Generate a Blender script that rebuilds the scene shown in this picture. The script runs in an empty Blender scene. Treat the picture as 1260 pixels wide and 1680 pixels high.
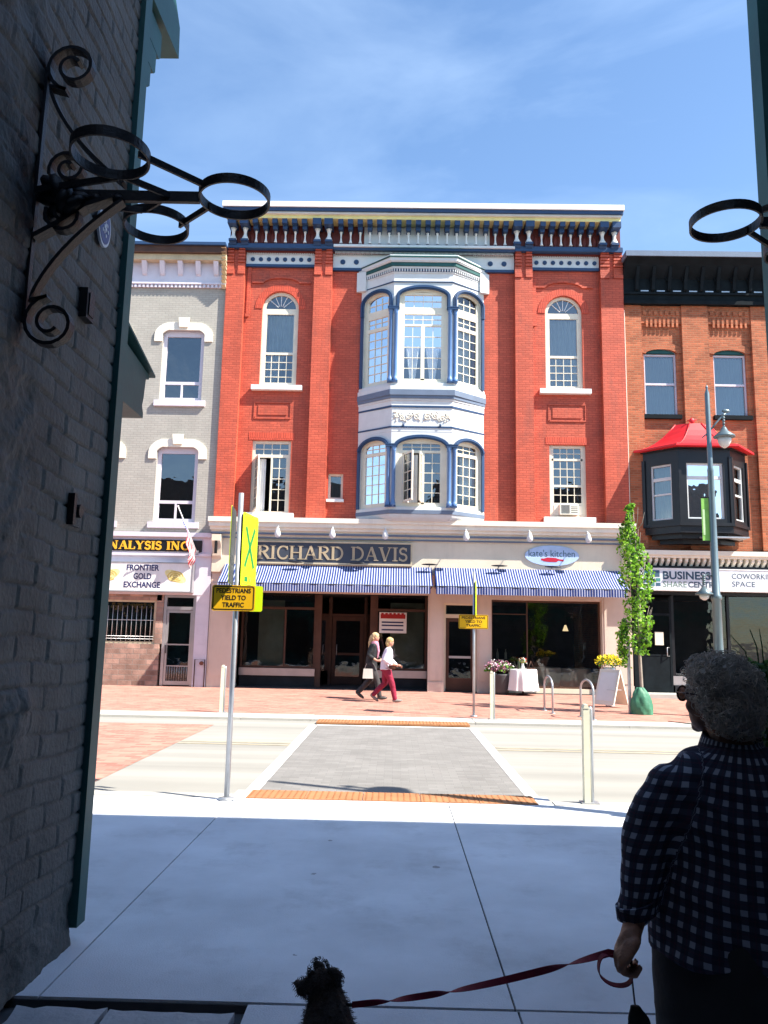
import bpy, bmesh, math, random
from math import sin, cos, pi, radians, sqrt
from mathutils import Matrix, Vector, noise as mnoise
import numpy as np

sc = bpy.context.scene
COL = sc.collection
random.seed(7)
TMP = bpy.data.scenes.new('bake_scene')      # scratch scene for evaluating text and remeshed bodies, removed at the end

# ------------------------------------------------------------------ camera
H_EYE = 1.6
FPX = 1300.0
pitch, roll, yaw = radians(9.03), radians(1.15), radians(-0.93)
F = Vector((sin(yaw) * cos(pitch), cos(yaw) * cos(pitch), sin(pitch)))
R0 = Vector((cos(yaw), -sin(yaw), 0))
U0 = R0.cross(F)
R_ = R0 * cos(roll) + U0 * sin(roll)
U_ = U0 * cos(roll) - R0 * sin(roll)
cam_d = bpy.data.cameras.new('camera')
cam = bpy.data.objects.new('camera', cam_d)
COL.objects.link(cam)
mw = Matrix((R_, U_, -F)).transposed().to_4x4()
mw.translation = Vector((0, 0, H_EYE))
cam.matrix_world = mw
cam_d.sensor_fit = 'VERTICAL'
cam_d.sensor_height = 36
cam_d.lens = FPX / 1680 * 36
cam_d.clip_end = 2000
sc.camera = cam

# ------------------------------------------------------------------ light
SUN = Vector((1.0, -0.42, 1.2)).normalized()
SUN_STRENGTH = 5.0
SKY_STRENGTH = 0.105
EXPOSURE = 1.42
world = bpy.data.worlds.new('World')
sc.world = world
world.use_nodes = True
wn, wl = world.node_tree.nodes, world.node_tree.links
bg = wn['Background']
sky = wn.new('ShaderNodeTexSky')
sky.sky_type = 'NISHITA'
sky.sun_disc = False
sky.sun_elevation = math.asin(SUN.z)
sky.sun_rotation = math.atan2(SUN.x, SUN.y)
sky.air_density = 1.0
sky.dust_density = 0.3
sky.ozone_density = 1.1
# thin high cloud, drawn by direction
tc = wn.new('ShaderNodeTexCoord')
mp = wn.new('ShaderNodeMapping')
mp.inputs['Scale'].default_value = (1.2, 1.2, 3.4)
mp.inputs['Rotation'].default_value = (0.2, 0.35, 0.4)
nz = wn.new('ShaderNodeTexNoise')
nz.inputs['Scale'].default_value = 1.7
nz.inputs['Detail'].default_value = 7
nz.inputs['Roughness'].default_value = 0.55
nz.inputs['Distortion'].default_value = 0.6
cr = wn.new('ShaderNodeValToRGB')
cr.color_ramp.elements[0].position = 0.42
cr.color_ramp.elements[0].color = (0, 0, 0, 1)
cr.color_ramp.elements[1].position = 0.85
cr.color_ramp.elements[1].color = (0.36, 0.36, 0.36, 1)
mx = wn.new('ShaderNodeMixRGB')
mx.inputs['Color2'].default_value = (4.6, 5.2, 6.2, 1)
wl.new(tc.outputs['Generated'], mp.inputs['Vector'])
wl.new(mp.outputs['Vector'], nz.inputs['Vector'])
wl.new(nz.outputs['Fac'], cr.inputs['Fac'])
wl.new(cr.outputs['Color'], mx.inputs['Fac'])
wl.new(sky.outputs['Color'], mx.inputs['Color1'])
tint = wn.new('ShaderNodeMixRGB')          # slightly cyan late-summer sky
tint.blend_type = 'MULTIPLY'
tint.inputs['Fac'].default_value = 1
tint.inputs['Color2'].default_value = (0.85, 0.97, 1.05, 1)
wl.new(mx.outputs['Color'], tint.inputs['Color1'])
wl.new(tint.outputs['Color'], bg.inputs['Color'])
bg.inputs['Strength'].default_value = SKY_STRENGTH

sd = bpy.data.lights.new('sun', 'SUN')
sd.energy = SUN_STRENGTH
sd.angle = radians(0.5)
sd.color = (1.0, 0.93, 0.82)
sun = bpy.data.objects.new('sun', sd)
COL.objects.link(sun)
sun.rotation_euler = SUN.to_track_quat('Z', 'Y').to_euler()
sun.location = (30, -10, 40)

sc.view_settings.view_transform = 'Standard'
sc.view_settings.look = 'None'
sc.view_settings.exposure = EXPOSURE
sc.view_settings.gamma = 1
sc.render.engine = 'CYCLES'
sc.cycles.max_bounces = 8
sc.cycles.transparent_max_bounces = 12

# ------------------------------------------------------------------ materials
def lin(r, g, b):
    f = lambda c: (c / 255 / 12.92) if c <= 10 else ((c / 255 + 0.055) / 1.055) ** 2.4
    return (f(r), f(g), f(b), 1)

def mat(name, col, rough=0.75, var=0.12, scale=3.0, bump=0.0, bscale=40.0, metal=0.0, spec=0.35,
        brick=None, mortar=None, msize=0.012, bbump=0.4, var2=0.0, boff=0.5, spots=0, dirt=0.0, bvar=0.12):
    """Painted, plastered or bricked surface. brick=(width, height) in metres."""
    m = bpy.data.materials.new(name)
    m.use_nodes = True
    nt = m.node_tree; N = nt.nodes; L = nt.links
    b = N['Principled BSDF']
    b.inputs['Roughness'].default_value = rough
    b.inputs['Metallic'].default_value = metal
    b.inputs['Specular IOR Level'].default_value = spec
    c4 = (*col[:3], 1)
    t = N.new('ShaderNodeTexCoord')
    n1 = N.new('ShaderNodeTexNoise'); n1.inputs['Scale'].default_value = scale; n1.inputs['Detail'].default_value = 6
    n1.inputs['Roughness'].default_value = 0.6
    L.new(t.outputs['Object'], n1.inputs['Vector'])
    mr = N.new('ShaderNodeMapRange')
    mr.inputs['From Min'].default_value = 0.3; mr.inputs['From Max'].default_value = 0.7
    mr.inputs['To Min'].default_value = 1 - var; mr.inputs['To Max'].default_value = 1 + var
    L.new(n1.outputs['Fac'], mr.inputs['Value'])
    base = None
    height = None
    if brick:
        sep = N.new('ShaderNodeSeparateXYZ'); L.new(t.outputs['Object'], sep.inputs[0])
        ad = N.new('ShaderNodeMath'); ad.operation = 'ADD'
        L.new(sep.outputs['X'], ad.inputs[0]); L.new(sep.outputs['Y'], ad.inputs[1])
        cb = N.new('ShaderNodeCombineXYZ')
        if boff == 'floor':
            L.new(sep.outputs['X'], cb.inputs[0]); L.new(sep.outputs['Y'], cb.inputs[1])
        else:
            L.new(ad.outputs[0], cb.inputs[0]); L.new(sep.outputs['Z'], cb.inputs[1])
        bt = N.new('ShaderNodeTexBrick')
        bt.inputs['Scale'].default_value = 1.0
        bt.inputs['Brick Width'].default_value = brick[0]
        bt.inputs['Row Height'].default_value = brick[1]
        bt.inputs['Mortar Size'].default_value = msize
        bt.inputs['Mortar Smooth'].default_value = 0.3
        bt.inputs['Color1'].default_value = (*[x * (1 - bvar) for x in col[:3]], 1)
        bt.inputs['Color2'].default_value = (*[min(1, x * (1 + bvar)) for x in col[:3]], 1)
        bt.inputs['Mortar'].default_value = (*(mortar or [x * 0.8 for x in col[:3]])[:3], 1)
        L.new(cb.outputs[0], bt.inputs['Vector'])
        base = bt.outputs['Color']
        inv = N.new('ShaderNodeMath'); inv.operation = 'SUBTRACT'; inv.inputs[0].default_value = 1
        L.new(bt.outputs['Fac'], inv.inputs[1])
        height = inv.outputs[0]
    mul = N.new('ShaderNodeVectorMath'); mul.operation = 'SCALE'
    if base is None:
        rgb = N.new('ShaderNodeRGB'); rgb.outputs[0].default_value = c4; base = rgb.outputs[0]
    L.new(base, mul.inputs[0]); L.new(mr.outputs[0], mul.inputs['Scale'])
    out = mul.outputs[0]
    if dirt > 0:
        n3 = N.new('ShaderNodeTexNoise'); n3.inputs['Scale'].default_value = 1.3; n3.inputs['Detail'].default_value = 9
        n3.inputs['Roughness'].default_value = 0.72
        mpp = N.new('ShaderNodeMapping'); mpp.inputs['Scale'].default_value = (2.2, 2.2, 0.5) if boff != 'floor' else (1, 1, 1)
        L.new(t.outputs['Object'], mpp.inputs['Vector']); L.new(mpp.outputs[0], n3.inputs['Vector'])
        r3 = N.new('ShaderNodeMapRange'); r3.inputs['From Min'].default_value = 0.52; r3.inputs['From Max'].default_value = 0.75
        r3.inputs['To Max'].default_value = dirt
        L.new(n3.outputs['Fac'], r3.inputs['Value'])
        mm = N.new('ShaderNodeMixRGB'); mm.inputs['Color2'].default_value = (0.06, 0.05, 0.045, 1)
        L.new(r3.outputs[0], mm.inputs['Fac']); L.new(out, mm.inputs['Color1'])
        out = mm.outputs[0]
    if spots:
        vo = N.new('ShaderNodeTexVoronoi'); vo.inputs['Scale'].default_value = spots; L.new(t.outputs['Object'], vo.inputs['Vector'])
        gq = N.new('ShaderNodeSeparateColor'); L.new(vo.outputs['Color'], gq.inputs[0])
        th = N.new('ShaderNodeMath'); th.operation = 'MULTIPLY'; th.inputs[1].default_value = .15; L.new(gq.outputs[0], th.inputs[0])
        n5 = N.new('ShaderNodeTexNoise'); n5.inputs['Scale'].default_value = 30; L.new(t.outputs['Object'], n5.inputs['Vector'])
        dd_ = N.new('ShaderNodeMath'); dd_.operation = 'MULTIPLY_ADD'; dd_.inputs[1].default_value = .10; L.new(n5.outputs['Fac'], dd_.inputs[0]); L.new(vo.outputs['Distance'], dd_.inputs[2])
        lt = N.new('ShaderNodeMath'); lt.operation = 'LESS_THAN'; L.new(dd_.outputs[0], lt.inputs[0]); L.new(th.outputs[0], lt.inputs[1])
        sc2 = N.new('ShaderNodeMath'); sc2.operation = 'MULTIPLY'; sc2.inputs[1].default_value = .6; L.new(lt.outputs[0], sc2.inputs[0])
        m9 = N.new('ShaderNodeMixRGB'); m9.inputs['Color2'].default_value = (0.09, 0.085, 0.08, 1)
        L.new(sc2.outputs[0], m9.inputs['Fac']); L.new(out, m9.inputs['Color1']); out = m9.outputs[0]
    L.new(out, b.inputs['Base Color'])
    if bump or height is not None:
        n2 = N.new('ShaderNodeTexNoise'); n2.inputs['Scale'].default_value = bscale; n2.inputs['Detail'].default_value = 5
        L.new(t.outputs['Object'], n2.inputs['Vector'])
        bp = N.new('ShaderNodeBump'); bp.inputs['Strength'].default_value = bump; bp.inputs['Distance'].default_value = 0.01
        L.new(n2.outputs['Fac'], bp.inputs['Height'])
        last = bp.outputs['Normal']
        if height is not None:
            b2 = N.new('ShaderNodeBump'); b2.inputs['Strength'].default_value = bbump; b2.inputs['Distance'].default_value = 0.008
            L.new(height, b2.inputs['Height']); L.new(last, b2.inputs['Normal'])
            last = b2.outputs['Normal']
        L.new(last, b.inputs['Normal'])
    return m

def glass(name, tint=(0.9, 0.94, 0.95), ior=2.1, rough=0.02):
    m = bpy.data.materials.new(name); m.use_nodes = True
    nt = m.node_tree; N = nt.nodes; L = nt.links
    N.remove(N['Principled BSDF'])
    tr = N.new('ShaderNodeBsdfTransparent'); tr.inputs[0].default_value = (*tint, 1)
    gl = N.new('ShaderNodeBsdfGlossy'); gl.inputs['Roughness'].default_value = rough
    fr = N.new('ShaderNodeFresnel'); fr.inputs['IOR'].default_value = ior
    nz = N.new('ShaderNodeTexNoise'); nz.inputs['Scale'].default_value = 2.2
    t = N.new('ShaderNodeTexCoord'); L.new(t.outputs['Object'], nz.inputs['Vector'])
    bp = N.new('ShaderNodeBump'); bp.inputs['Strength'].default_value = 0.12; bp.inputs['Distance'].default_value = 0.05
    L.new(nz.outputs['Fac'], bp.inputs['Height'])
    L.new(bp.outputs[0], gl.inputs['Normal'])
    mx = N.new('ShaderNodeMixShader')
    L.new(fr.outputs[0], mx.inputs[0]); L.new(tr.outputs[0], mx.inputs[1]); L.new(gl.outputs[0], mx.inputs[2])
    L.new(mx.outputs[0], N['Material Output'].inputs['Surface'])
    return m

def stripes(name, c1, c2, period, axis='X', rough=0.9, fac=0.5, bump=0.0):
    m = bpy.data.materials.new(name); m.use_nodes = True
    nt = m.node_tree; N = nt.nodes; L = nt.links
    b = N['Principled BSDF']; b.inputs['Roughness'].default_value = rough
    b.inputs['Specular IOR Level'].default_value = 0.2
    t = N.new('ShaderNodeTexCoord'); s = N.new('ShaderNodeSeparateXYZ'); L.new(t.outputs['Object'], s.inputs[0])
    d = N.new('ShaderNodeMath'); d.operation = 'DIVIDE'; d.inputs[1].default_value = period
    L.new(s.outputs[axis], d.inputs[0])
    f = N.new('ShaderNodeMath'); f.operation = 'FRACT'; L.new(d.outputs[0], f.inputs[0])
    g = N.new('ShaderNodeMath'); g.operation = 'GREATER_THAN'; g.inputs[1].default_value = fac
    L.new(f.outputs[0], g.inputs[0])
    mx = N.new('ShaderNodeMixRGB'); L.new(g.outputs[0], mx.inputs[0])
    mx.inputs['Color1'].default_value = (*c1[:3], 1); mx.inputs['Color2'].default_value = (*c2[:3], 1)
    n1 = N.new('ShaderNodeTexNoise'); n1.inputs['Scale'].default_value = 2.5; n1.inputs['Detail'].default_value = 5
    L.new(t.outputs['Object'], n1.inputs['Vector'])
    mr = N.new('ShaderNodeMapRange'); mr.inputs['To Min'].default_value = 0.8; mr.inputs['To Max'].default_value = 1.15
    L.new(n1.outputs['Fac'], mr.inputs['Value'])
    v = N.new('ShaderNodeVectorMath'); v.operation = 'SCALE'
    L.new(mx.outputs[0], v.inputs[0]); L.new(mr.outputs[0], v.inputs['Scale'])
    L.new(v.outputs[0], b.inputs['Base Color'])
    return m

RED = (0.48, 0.090, 0.048)
MT = dict(
    red=mat('red_painted_brick', RED, 0.6, 0.14, 1.1, 0.25, 60, brick=(0.23, 0.077), mortar=(0.37, 0.055, 0.03), msize=0.01, bbump=0.5, bvar=0.12, dirt=0.38),
    red_soldier=mat('red_brick_soldier', (0.55, 0.08, 0.04), 0.6, 0.1, 2, 0.25, 60, brick=(0.077, 0.24), mortar=(0.40, 0.052, 0.028), msize=0.012, bbump=0.8),
    orange=mat('orange_brick', (0.38, 0.105, 0.045), 0.8, 0.22, 1.2, 0.3, 70, brick=(0.22, 0.075), mortar=(0.34, 0.15, 0.08), msize=0.012, bbump=0.5, bvar=0.26, dirt=0.2),
    maroon=mat('maroon_paint', (0.13, 0.02, 0.014), 0.55),
    blue=mat('deep_blue_paint', (0.022, 0.055, 0.13), 0.42, 0.1, bump=0.05),
    midblue=mat('mid_blue_paint', (0.10, 0.20, 0.40), 0.4, 0.08, bump=0.05),
    greyblue=mat('grey_blue_paint', (0.13, 0.17, 0.24), 0.45, 0.08),
    white=mat('white_paint', (0.72, 0.73, 0.72), 0.5, 0.06, bump=0.04, dirt=0.08),
    bluewhite=mat('pale_blue_white_paint', (0.62, 0.64, 0.64), 0.5, 0.06, bump=0.04, dirt=0.08),
    cream=mat('cream_paint', (0.72, 0.68, 0.55), 0.5, 0.07, bump=0.04, dirt=0.1),
    yellowc=mat('pale_yellow_paint', (0.72, 0.66, 0.30), 0.5, 0.1),
    beige=mat('beige_stucco', (0.66, 0.58, 0.45), 0.85, 0.06, 1.5, 0.2, 90, dirt=0.12),
    beigelt=mat('pale_stone_paint', (0.74, 0.70, 0.60), 0.6, 0.06, 1.5, 0.08, 60, dirt=0.15),
    pink=mat('pinkish_beige_render', (0.60, 0.49, 0.41), 0.85, 0.06, 1.5, 0.15, 70, dirt=0.15),
    lavender=mat('pale_lavender_paint', (0.60, 0.57, 0.64), 0.7, 0.06, 1.5, 0.08, 60, dirt=0.12),
    greybrick=mat('grey_painted_brick', (0.365, 0.345, 0.305), 0.75, 0.07, 1.2, 0.2, 60, brick=(0.22, 0.075), mortar=(0.30, 0.285, 0.255), msize=0.01, bbump=0.3, bvar=0.05, dirt=0.08),
    tan=mat('tan_stone', (0.52, 0.44, 0.30), 0.8, 0.15, 2, 0.3, 30, dirt=0.3),
    brownw=mat('brown_wood', (0.07, 0.032, 0.02), 0.6, 0.2, 3),
    black=mat('black_paint', (0.012, 0.013, 0.016), 0.35, 0.2),
    darkteal=mat('dark_green_paint', (0.014, 0.080, 0.078), 0.5, 0.25, 2, 0.1, 30),
    blackgreen=mat('black_green_paint', (0.008, 0.012, 0.015), 0.85, 0.3, spec=0.12),
    iron=mat('black_iron', (0.010, 0.010, 0.013), 0.45, 0.3, 8, 0.3, 80),
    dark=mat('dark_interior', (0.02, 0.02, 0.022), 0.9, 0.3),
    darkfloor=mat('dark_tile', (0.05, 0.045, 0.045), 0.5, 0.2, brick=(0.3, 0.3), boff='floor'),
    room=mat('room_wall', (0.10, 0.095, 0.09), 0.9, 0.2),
    alum=mat('aluminium', (0.45, 0.45, 0.46), 0.35, 0.08, metal=0.7),
    galv=mat('galvanised_steel', (0.42, 0.44, 0.47), 0.42, 0.12, 6, metal=0.65),
    curtain=mat('white_curtain', (0.84, 0.85, 0.87), 0.95, 0.08, 3),
    blind=mat('pale_blind', (0.50, 0.49, 0.46), 0.9, 0.05),
    redroof=mat('red_metal_roof', (0.60, 0.02, 0.03), 0.45, 0.12, 2),
    lime=mat('lime_sign_sheet', (0.62, 0.80, 0.01), 0.4, 0.05),
    limeink=mat('green_ink', (0.01, 0.20, 0.05), 0.5, 0.05),
    amber=mat('amber_sign_sheet', (0.72, 0.40, 0.01), 0.4, 0.06),
    ink=mat('black_ink', (0.01, 0.01, 0.01), 0.5, 0.05),
    navyink=mat('navy_ink', (0.015, 0.02, 0.10), 0.5, 0.05),
    signback=mat('dark_sign_back', (0.03, 0.035, 0.035), 0.5),
    signblue=mat('slate_blue_board', (0.045, 0.055, 0.075), 0.55, 0.1),
    signtan=mat('tan_letter_paint', (0.40, 0.32, 0.21), 0.5, 0.08),
    gold=mat('gold_letter_paint', (0.80, 0.42, 0.03), 0.45, 0.1),
    concrete=mat('pavement_concrete', (0.61, 0.63, 0.67), 0.85, 0.17, 0.9, 0.35, 120, boff='floor', dirt=0.30, spots=2.6),
    oldconc=mat('old_broken_concrete', (0.42, 0.43, 0.45), 0.9, 0.2, 3, 0.6, 40, boff='floor', dirt=0.3),
    joint=mat('dark_joint', (0.07, 0.07, 0.075), 0.95, 0.3),
    paverred=mat('red_clay_pavers', (0.40, 0.185, 0.14), 0.85, 0.14, 0.8, 0.3, 50, brick=(0.24, 0.12), boff='floor', mortar=(0.34, 0.22, 0.18), msize=0.008, bvar=0.28),
    xwalk=mat('grey_crosswalk_paving', (0.20, 0.193, 0.185), 0.9, 0.1, 1.5, 0.4, 90, brick=(0.2, 0.1), boff='floor', mortar=(0.18, 0.175, 0.168), msize=0.006, bvar=0.1),
    markwhite=mat('white_road_paint', (0.74, 0.74, 0.72), 0.8, 0.1, 3, dirt=0.15),
    kerb=mat('kerb_concrete', (0.40, 0.39, 0.36), 0.85, 0.1, 2, 0.3, 60, dirt=0.12),
    tactile=mat('orange_tactile_iron', (0.36, 0.165, 0.075), 0.8, 0.16, 3, 0.2, 60),
    soil=mat('open_ground', (0.20, 0.19, 0.17), 0.95, 0.2),
    tableclothm=mat('white_cloth', (0.78, 0.76, 0.74), 0.9, 0.04),
    g_up=glass('window_glass', ior=2.8),
    g_bay=glass('bay_glass', ior=2.0),
    g_shop=glass('shop_glass', (0.62, 0.68, 0.66), ior=1.75),
    skin=mat('skin', (0.50, 0.27, 0.19), 0.55, 0.08, 8),
)

# ------------------------------------------------------------------ mesh helpers
class MB:
    def __init__(self, T=None):
        self.v = []; self.f = []; self.mi = []; self.sm = []; self.T = T
    def _av(self, p):
        p = Vector(p)
        if self.T is not None: p = self.T @ p
        self.v.append(p); return len(self.v) - 1
    def face(self, pts, m=0, smooth=False):
        self.f.append([self._av(p) for p in pts]); self.mi.append(m); self.sm.append(smooth)
    def fi(self, idx, m=0, smooth=False):
        self.f.append(list(idx)); self.mi.append(m); self.sm.append(smooth)
    def box(self, x0, x1, y0, y1, z0, z1, m=0):
        i = [self._av(p) for p in ((x0,y0,z0),(x1,y0,z0),(x1,y1,z0),(x0,y1,z0),(x0,y0,z1),(x1,y0,z1),(x1,y1,z1),(x0,y1,z1))]
        for q in ((0,3,2,1),(4,5,6,7),(0,1,5,4),(1,2,6,5),(2,3,7,6),(3,0,4,7)):
            self.fi([i[k] for k in q], m)
        return self
    def prism(self, pts, axis, a, b, m=0, smooth=False):
        """pts: 2D outline; axis z: (x,y); y: (x,z); x: (y,z)"""
        def P(p, t):
            return (p[0], p[1], t) if axis == 'z' else ((p[0], t, p[1]) if axis == 'y' else (t, p[0], p[1]))
        A = [self._av(P(p, a)) for p in pts]; B = [self._av(P(p, b)) for p in pts]
        n = len(pts)
        self.fi(A[::-1], m); self.fi(B, m)
        for k in range(n):
            self.fi([A[k], A[(k + 1) % n], B[(k + 1) % n], B[k]], m, smooth)
        return self
    def tube(self, pts, r, n=8, m=0, cap=True, closed=False):
        pts = [Vector(p) for p in pts]
        rr = r if isinstance(r, (list, tuple)) else [r] * len(pts)
        rings = []
        N_ = len(pts)
        up = None
        for k, p in enumerate(pts):
            if closed: d = pts[(k + 1) % N_] - pts[k - 1]
            else: d = pts[min(k + 1, N_ - 1)] - pts[max(k - 1, 0)]
            if d.length < 1e-9: d = Vector((0, 0, 1))
            d.normalize()
            if up is None:
                up = Vector((0, 0, 1)) if abs(d.z) < 0.9 else Vector((1, 0, 0))
            a = d.cross(up)
            if a.length < 1e-6: a = d.orthogonal()
            a.normalize(); up2 = a.cross(d).normalized(); up = up2
            rings.append([self._av(p + (a * cos(2 * pi * j / n) + up2 * sin(2 * pi * j / n)) * rr[k]) for j in range(n)])
        for k in range(N_ if closed else N_ - 1):
            A, B = rings[k], rings[(k + 1) % N_]
            for j in range(n):
                self.fi([A[j], A[(j + 1) % n], B[(j + 1) % n], B[j]], m, True)
        if cap and not closed:
            self.fi(rings[0][::-1], m); self.fi(rings[-1], m)
        return self
    def strap(self, pts, w, t, side, m=0, closed=False):
        """flat bar swept along pts: width w along `side` vector(s), thickness t"""
        pts = [Vector(p) for p in pts]; N_ = len(pts); rings = []
        for k, p in enumerate(pts):
            d = (pts[(k + 1) % N_] - pts[k - 1]) if closed else (pts[min(k + 1, N_ - 1)] - pts[max(k - 1, 0)])
            d.normalize()
            s = Vector(side[k]) if isinstance(side, list) else Vector(side)
            s = (s - d * s.dot(d)).normalized(); a = d.cross(s)
            rings.append([self._av(p + s * (w / 2) * i + a * (t / 2) * j) for i, j in ((1, 1), (-1, 1), (-1, -1), (1, -1))])
        for k in range(N_ if closed else N_ - 1):
            A, B = rings[k], rings[(k + 1) % N_]
            for j in range(4):
                self.fi([A[j], A[(j + 1) % 4], B[(j + 1) % 4], B[j]], m)
        if not closed:
            self.fi(rings[0][::-1], m); self.fi(rings[-1], m)
        return self
    def lathe(self, prof, c=(0, 0, 0), n=16, m=0, cap=True):
        rings = [[self._av((c[0] + r * cos(2 * pi * j / n), c[1] + r * sin(2 * pi * j / n), c[2] + z)) for j in range(n)] for r, z in prof]
        for k in range(len(prof) - 1):
            for j in range(n):
                self.fi([rings[k][j], rings[k][(j + 1) % n], rings[k + 1][(j + 1) % n], rings[k + 1][j]], m, True)
        if cap:
            self.fi(rings[0][::-1], m); self.fi(rings[-1], m)
        return self
    def ell(self, c, r, n=12, m=0, rot=None):
        c = Vector(c); rings = []
        for i in range(1, n // 2 + 1):
            th = pi * i / (n // 2 + 1)
            rings.append([])
            for j in range(n):
                p = Vector((r[0] * sin(th) * cos(2 * pi * j / n), r[1] * sin(th) * sin(2 * pi * j / n), r[2] * cos(th)))
                if rot is not None: p = rot @ p
                rings[-1].append(self._av(c + p))
        top = Vector((0, 0, r[2])); bot = Vector((0, 0, -r[2]))
        if rot is not None: top = rot @ top; bot = rot @ bot
        a = self._av(c + top); b = self._av(c + bot)
        for k in range(len(rings) - 1):
            for j in range(n):
                self.fi([rings[k][j], rings[k + 1][j], rings[k + 1][(j + 1) % n], rings[k][(j + 1) % n]], m, True)
        for j in range(n):
            self.fi([a, rings[0][j], rings[0][(j + 1) % n]], m, True)
            self.fi([b, rings[-1][(j + 1) % n], rings[-1][j]], m, True)
        return self
    def ribbon(self, pts, w, y0, y1, m=0, closed=False):
        """in-plane moulding following pts (x,z), width w, from depth y0 to y1"""
        n = len(pts); inn = []; out = []
        for k in range(n):
            a = pts[k - 1] if (k > 0 or closed) else pts[k]
            b = pts[(k + 1) % n] if (k < n - 1 or closed) else pts[k]
            dx, dz = b[0] - a[0], b[1] - a[1]; l = sqrt(dx * dx + dz * dz) or 1
            nx, nzz = -dz / l, dx / l
            inn.append((pts[k][0] - nx * w / 2, pts[k][1] - nzz * w / 2)); out.append((pts[k][0] + nx * w / 2, pts[k][1] + nzz * w / 2))
        I0 = [self._av((p[0], y0, p[1])) for p in inn]; O0 = [self._av((p[0], y0, p[1])) for p in out]
        I1 = [self._av((p[0], y1, p[1])) for p in inn]; O1 = [self._av((p[0], y1, p[1])) for p in out]
        for k in range(n if closed else n - 1):
            q = (k + 1) % n
            self.fi([I0[k], I0[q], O0[q], O0[k]], m); self.fi([I1[k], O1[k], O1[q], I1[q]], m)
            self.fi([I0[k], I1[k], I1[q], I0[q]], m); self.fi([O0[k], O0[q], O1[q], O1[k]], m)
        if not closed:
            self.fi([I0[0], O0[0], O1[0], I1[0]], m); self.fi([I0[-1], I1[-1], O1[-1], O0[-1]], m)
        return self
    def raw(self, verts, faces, m=0, smooth=False):
        o = len(self.v)
        for p in verts: self._av(p)
        for f in faces: self.fi([o + i for i in f], m, smooth)
        return self
    def build(self, name, mats, parent=None, **tags):
        if not isinstance(mats, (list, tuple)): mats = [mats]
        mats = [MT[x] if isinstance(x, str) else x for x in mats]
        off = Vector((0, 0, 0)); q = parent
        while q is not None:
            off = off + q.location; q = q.parent
        top = parent is None
        if top:
            xs = [p.x for p in self.v]; ys = [p.y for p in self.v]; zs = [p.z for p in self.v]
            off = Vector(((min(xs) + max(xs)) / 2, (min(ys) + max(ys)) / 2, min(zs)))
            if tags.get('kind') == 'structure': off = Vector((0, 0, 0))
        me = bpy.data.meshes.new(name)
        me.from_pydata([p - off for p in self.v], [], self.f)
        me.polygons.foreach_set('material_index', self.mi)
        me.polygons.foreach_set('use_smooth', self.sm)
        for mm in mats: me.materials.append(mm)
        me.update()
        bm = bmesh.new(); bm.from_mesh(me); bmesh.ops.recalc_face_normals(bm, faces=bm.faces); bm.to_mesh(me); bm.free()
        ob = bpy.data.objects.new(name, me)
        COL.objects.link(ob)
        if parent is not None: ob.parent = parent
        else: ob.location = off
        for k, v in tags.items(): ob[k] = v
        return ob

def thing(name, label, cat, loc=(0, 0, 0), group=None):
    o = bpy.data.objects.new(name, None); COL.objects.link(o)
    o.empty_display_size = 0.2
    o.location = loc; o['label'] = label; o['category'] = cat
    if group: o['group'] = group
    return o

def kids(o): return [c for c in bpy.data.objects if c.parent == o]
def dup(root, loc, label, rz=0.0):
    r = root.copy(); COL.objects.link(r); r.location = loc; r.rotation_euler.z = rz; r['label'] = label
    for ch in kids(root):
        c = ch.copy(); COL.objects.link(c); c.parent = r
        for g in kids(ch):
            d = g.copy(); COL.objects.link(d); d.parent = c
    return r

def arc(cx, z, rx, rz, n=16, t0=180.0, t1=0.0):
    return [(cx + rx * cos(radians(t0 + (t1 - t0) * k / n)), z + rz * sin(radians(t0 + (t1 - t0) * k / n))) for k in range(n + 1)]

def facade(mb, x0, x1, z0, z1, y, ops, depth=0.3, m=0, mr=None):
    """front skin at y with openings ops=(x0,x1,z0,z1,rise); z1 is the crown of an arched one"""
    mr = m if mr is None else mr
    xs = sorted({x0, x1, *[o[0] for o in ops], *[o[1] for o in ops]})
    zs = sorted({z0, z1, *[o[2] for o in ops], *[o[3] for o in ops]})
    for a, b in zip(xs, xs[1:]):
        run = None
        for c, d in zip(zs, zs[1:]):
            mx_, mz = (a + b) / 2, (c + d) / 2
            if any(o[0] < mx_ < o[1] and o[2] < mz < o[3] for o in ops): continue
            mb.face([(a, y, c), (b, y, c), (b, y, d), (a, y, d)], m)
    for o in ops:
        a, b, c, d, rise = o
        s = d - rise
        if rise > 0:
            cx = (a + b) / 2; A = arc(cx, s, (b - a) / 2, rise, 20)
            h = len(A) // 2
            mb.face([(a, y, d)] + [(p[0], y, p[1]) for p in A[:h + 1]][::-1], m)
            mb.face([(b, y, d)] + [(p[0], y, p[1]) for p in A[h:]][::-1], m)
            for p, q in zip(A, A[1:]):
                mb.face([(p[0], y, p[1]), (q[0], y, q[1]), (q[0], y + depth, q[1]), (p[0], y + depth, p[1])], mr)
        else:
            mb.face([(a, y, d), (b, y, d), (b, y + depth, d), (a, y + depth, d)], mr)
        mb.face([(a, y, c), (b, y, c), (b, y + depth, c), (a, y + depth, c)], mr)
        mb.face([(a, y, c), (a, y, s), (a, y + depth, s), (a, y + depth, c)], mr)
        mb.face([(b, y, c), (b, y, s), (b, y + depth, s), (b, y + depth, c)], mr)

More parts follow.
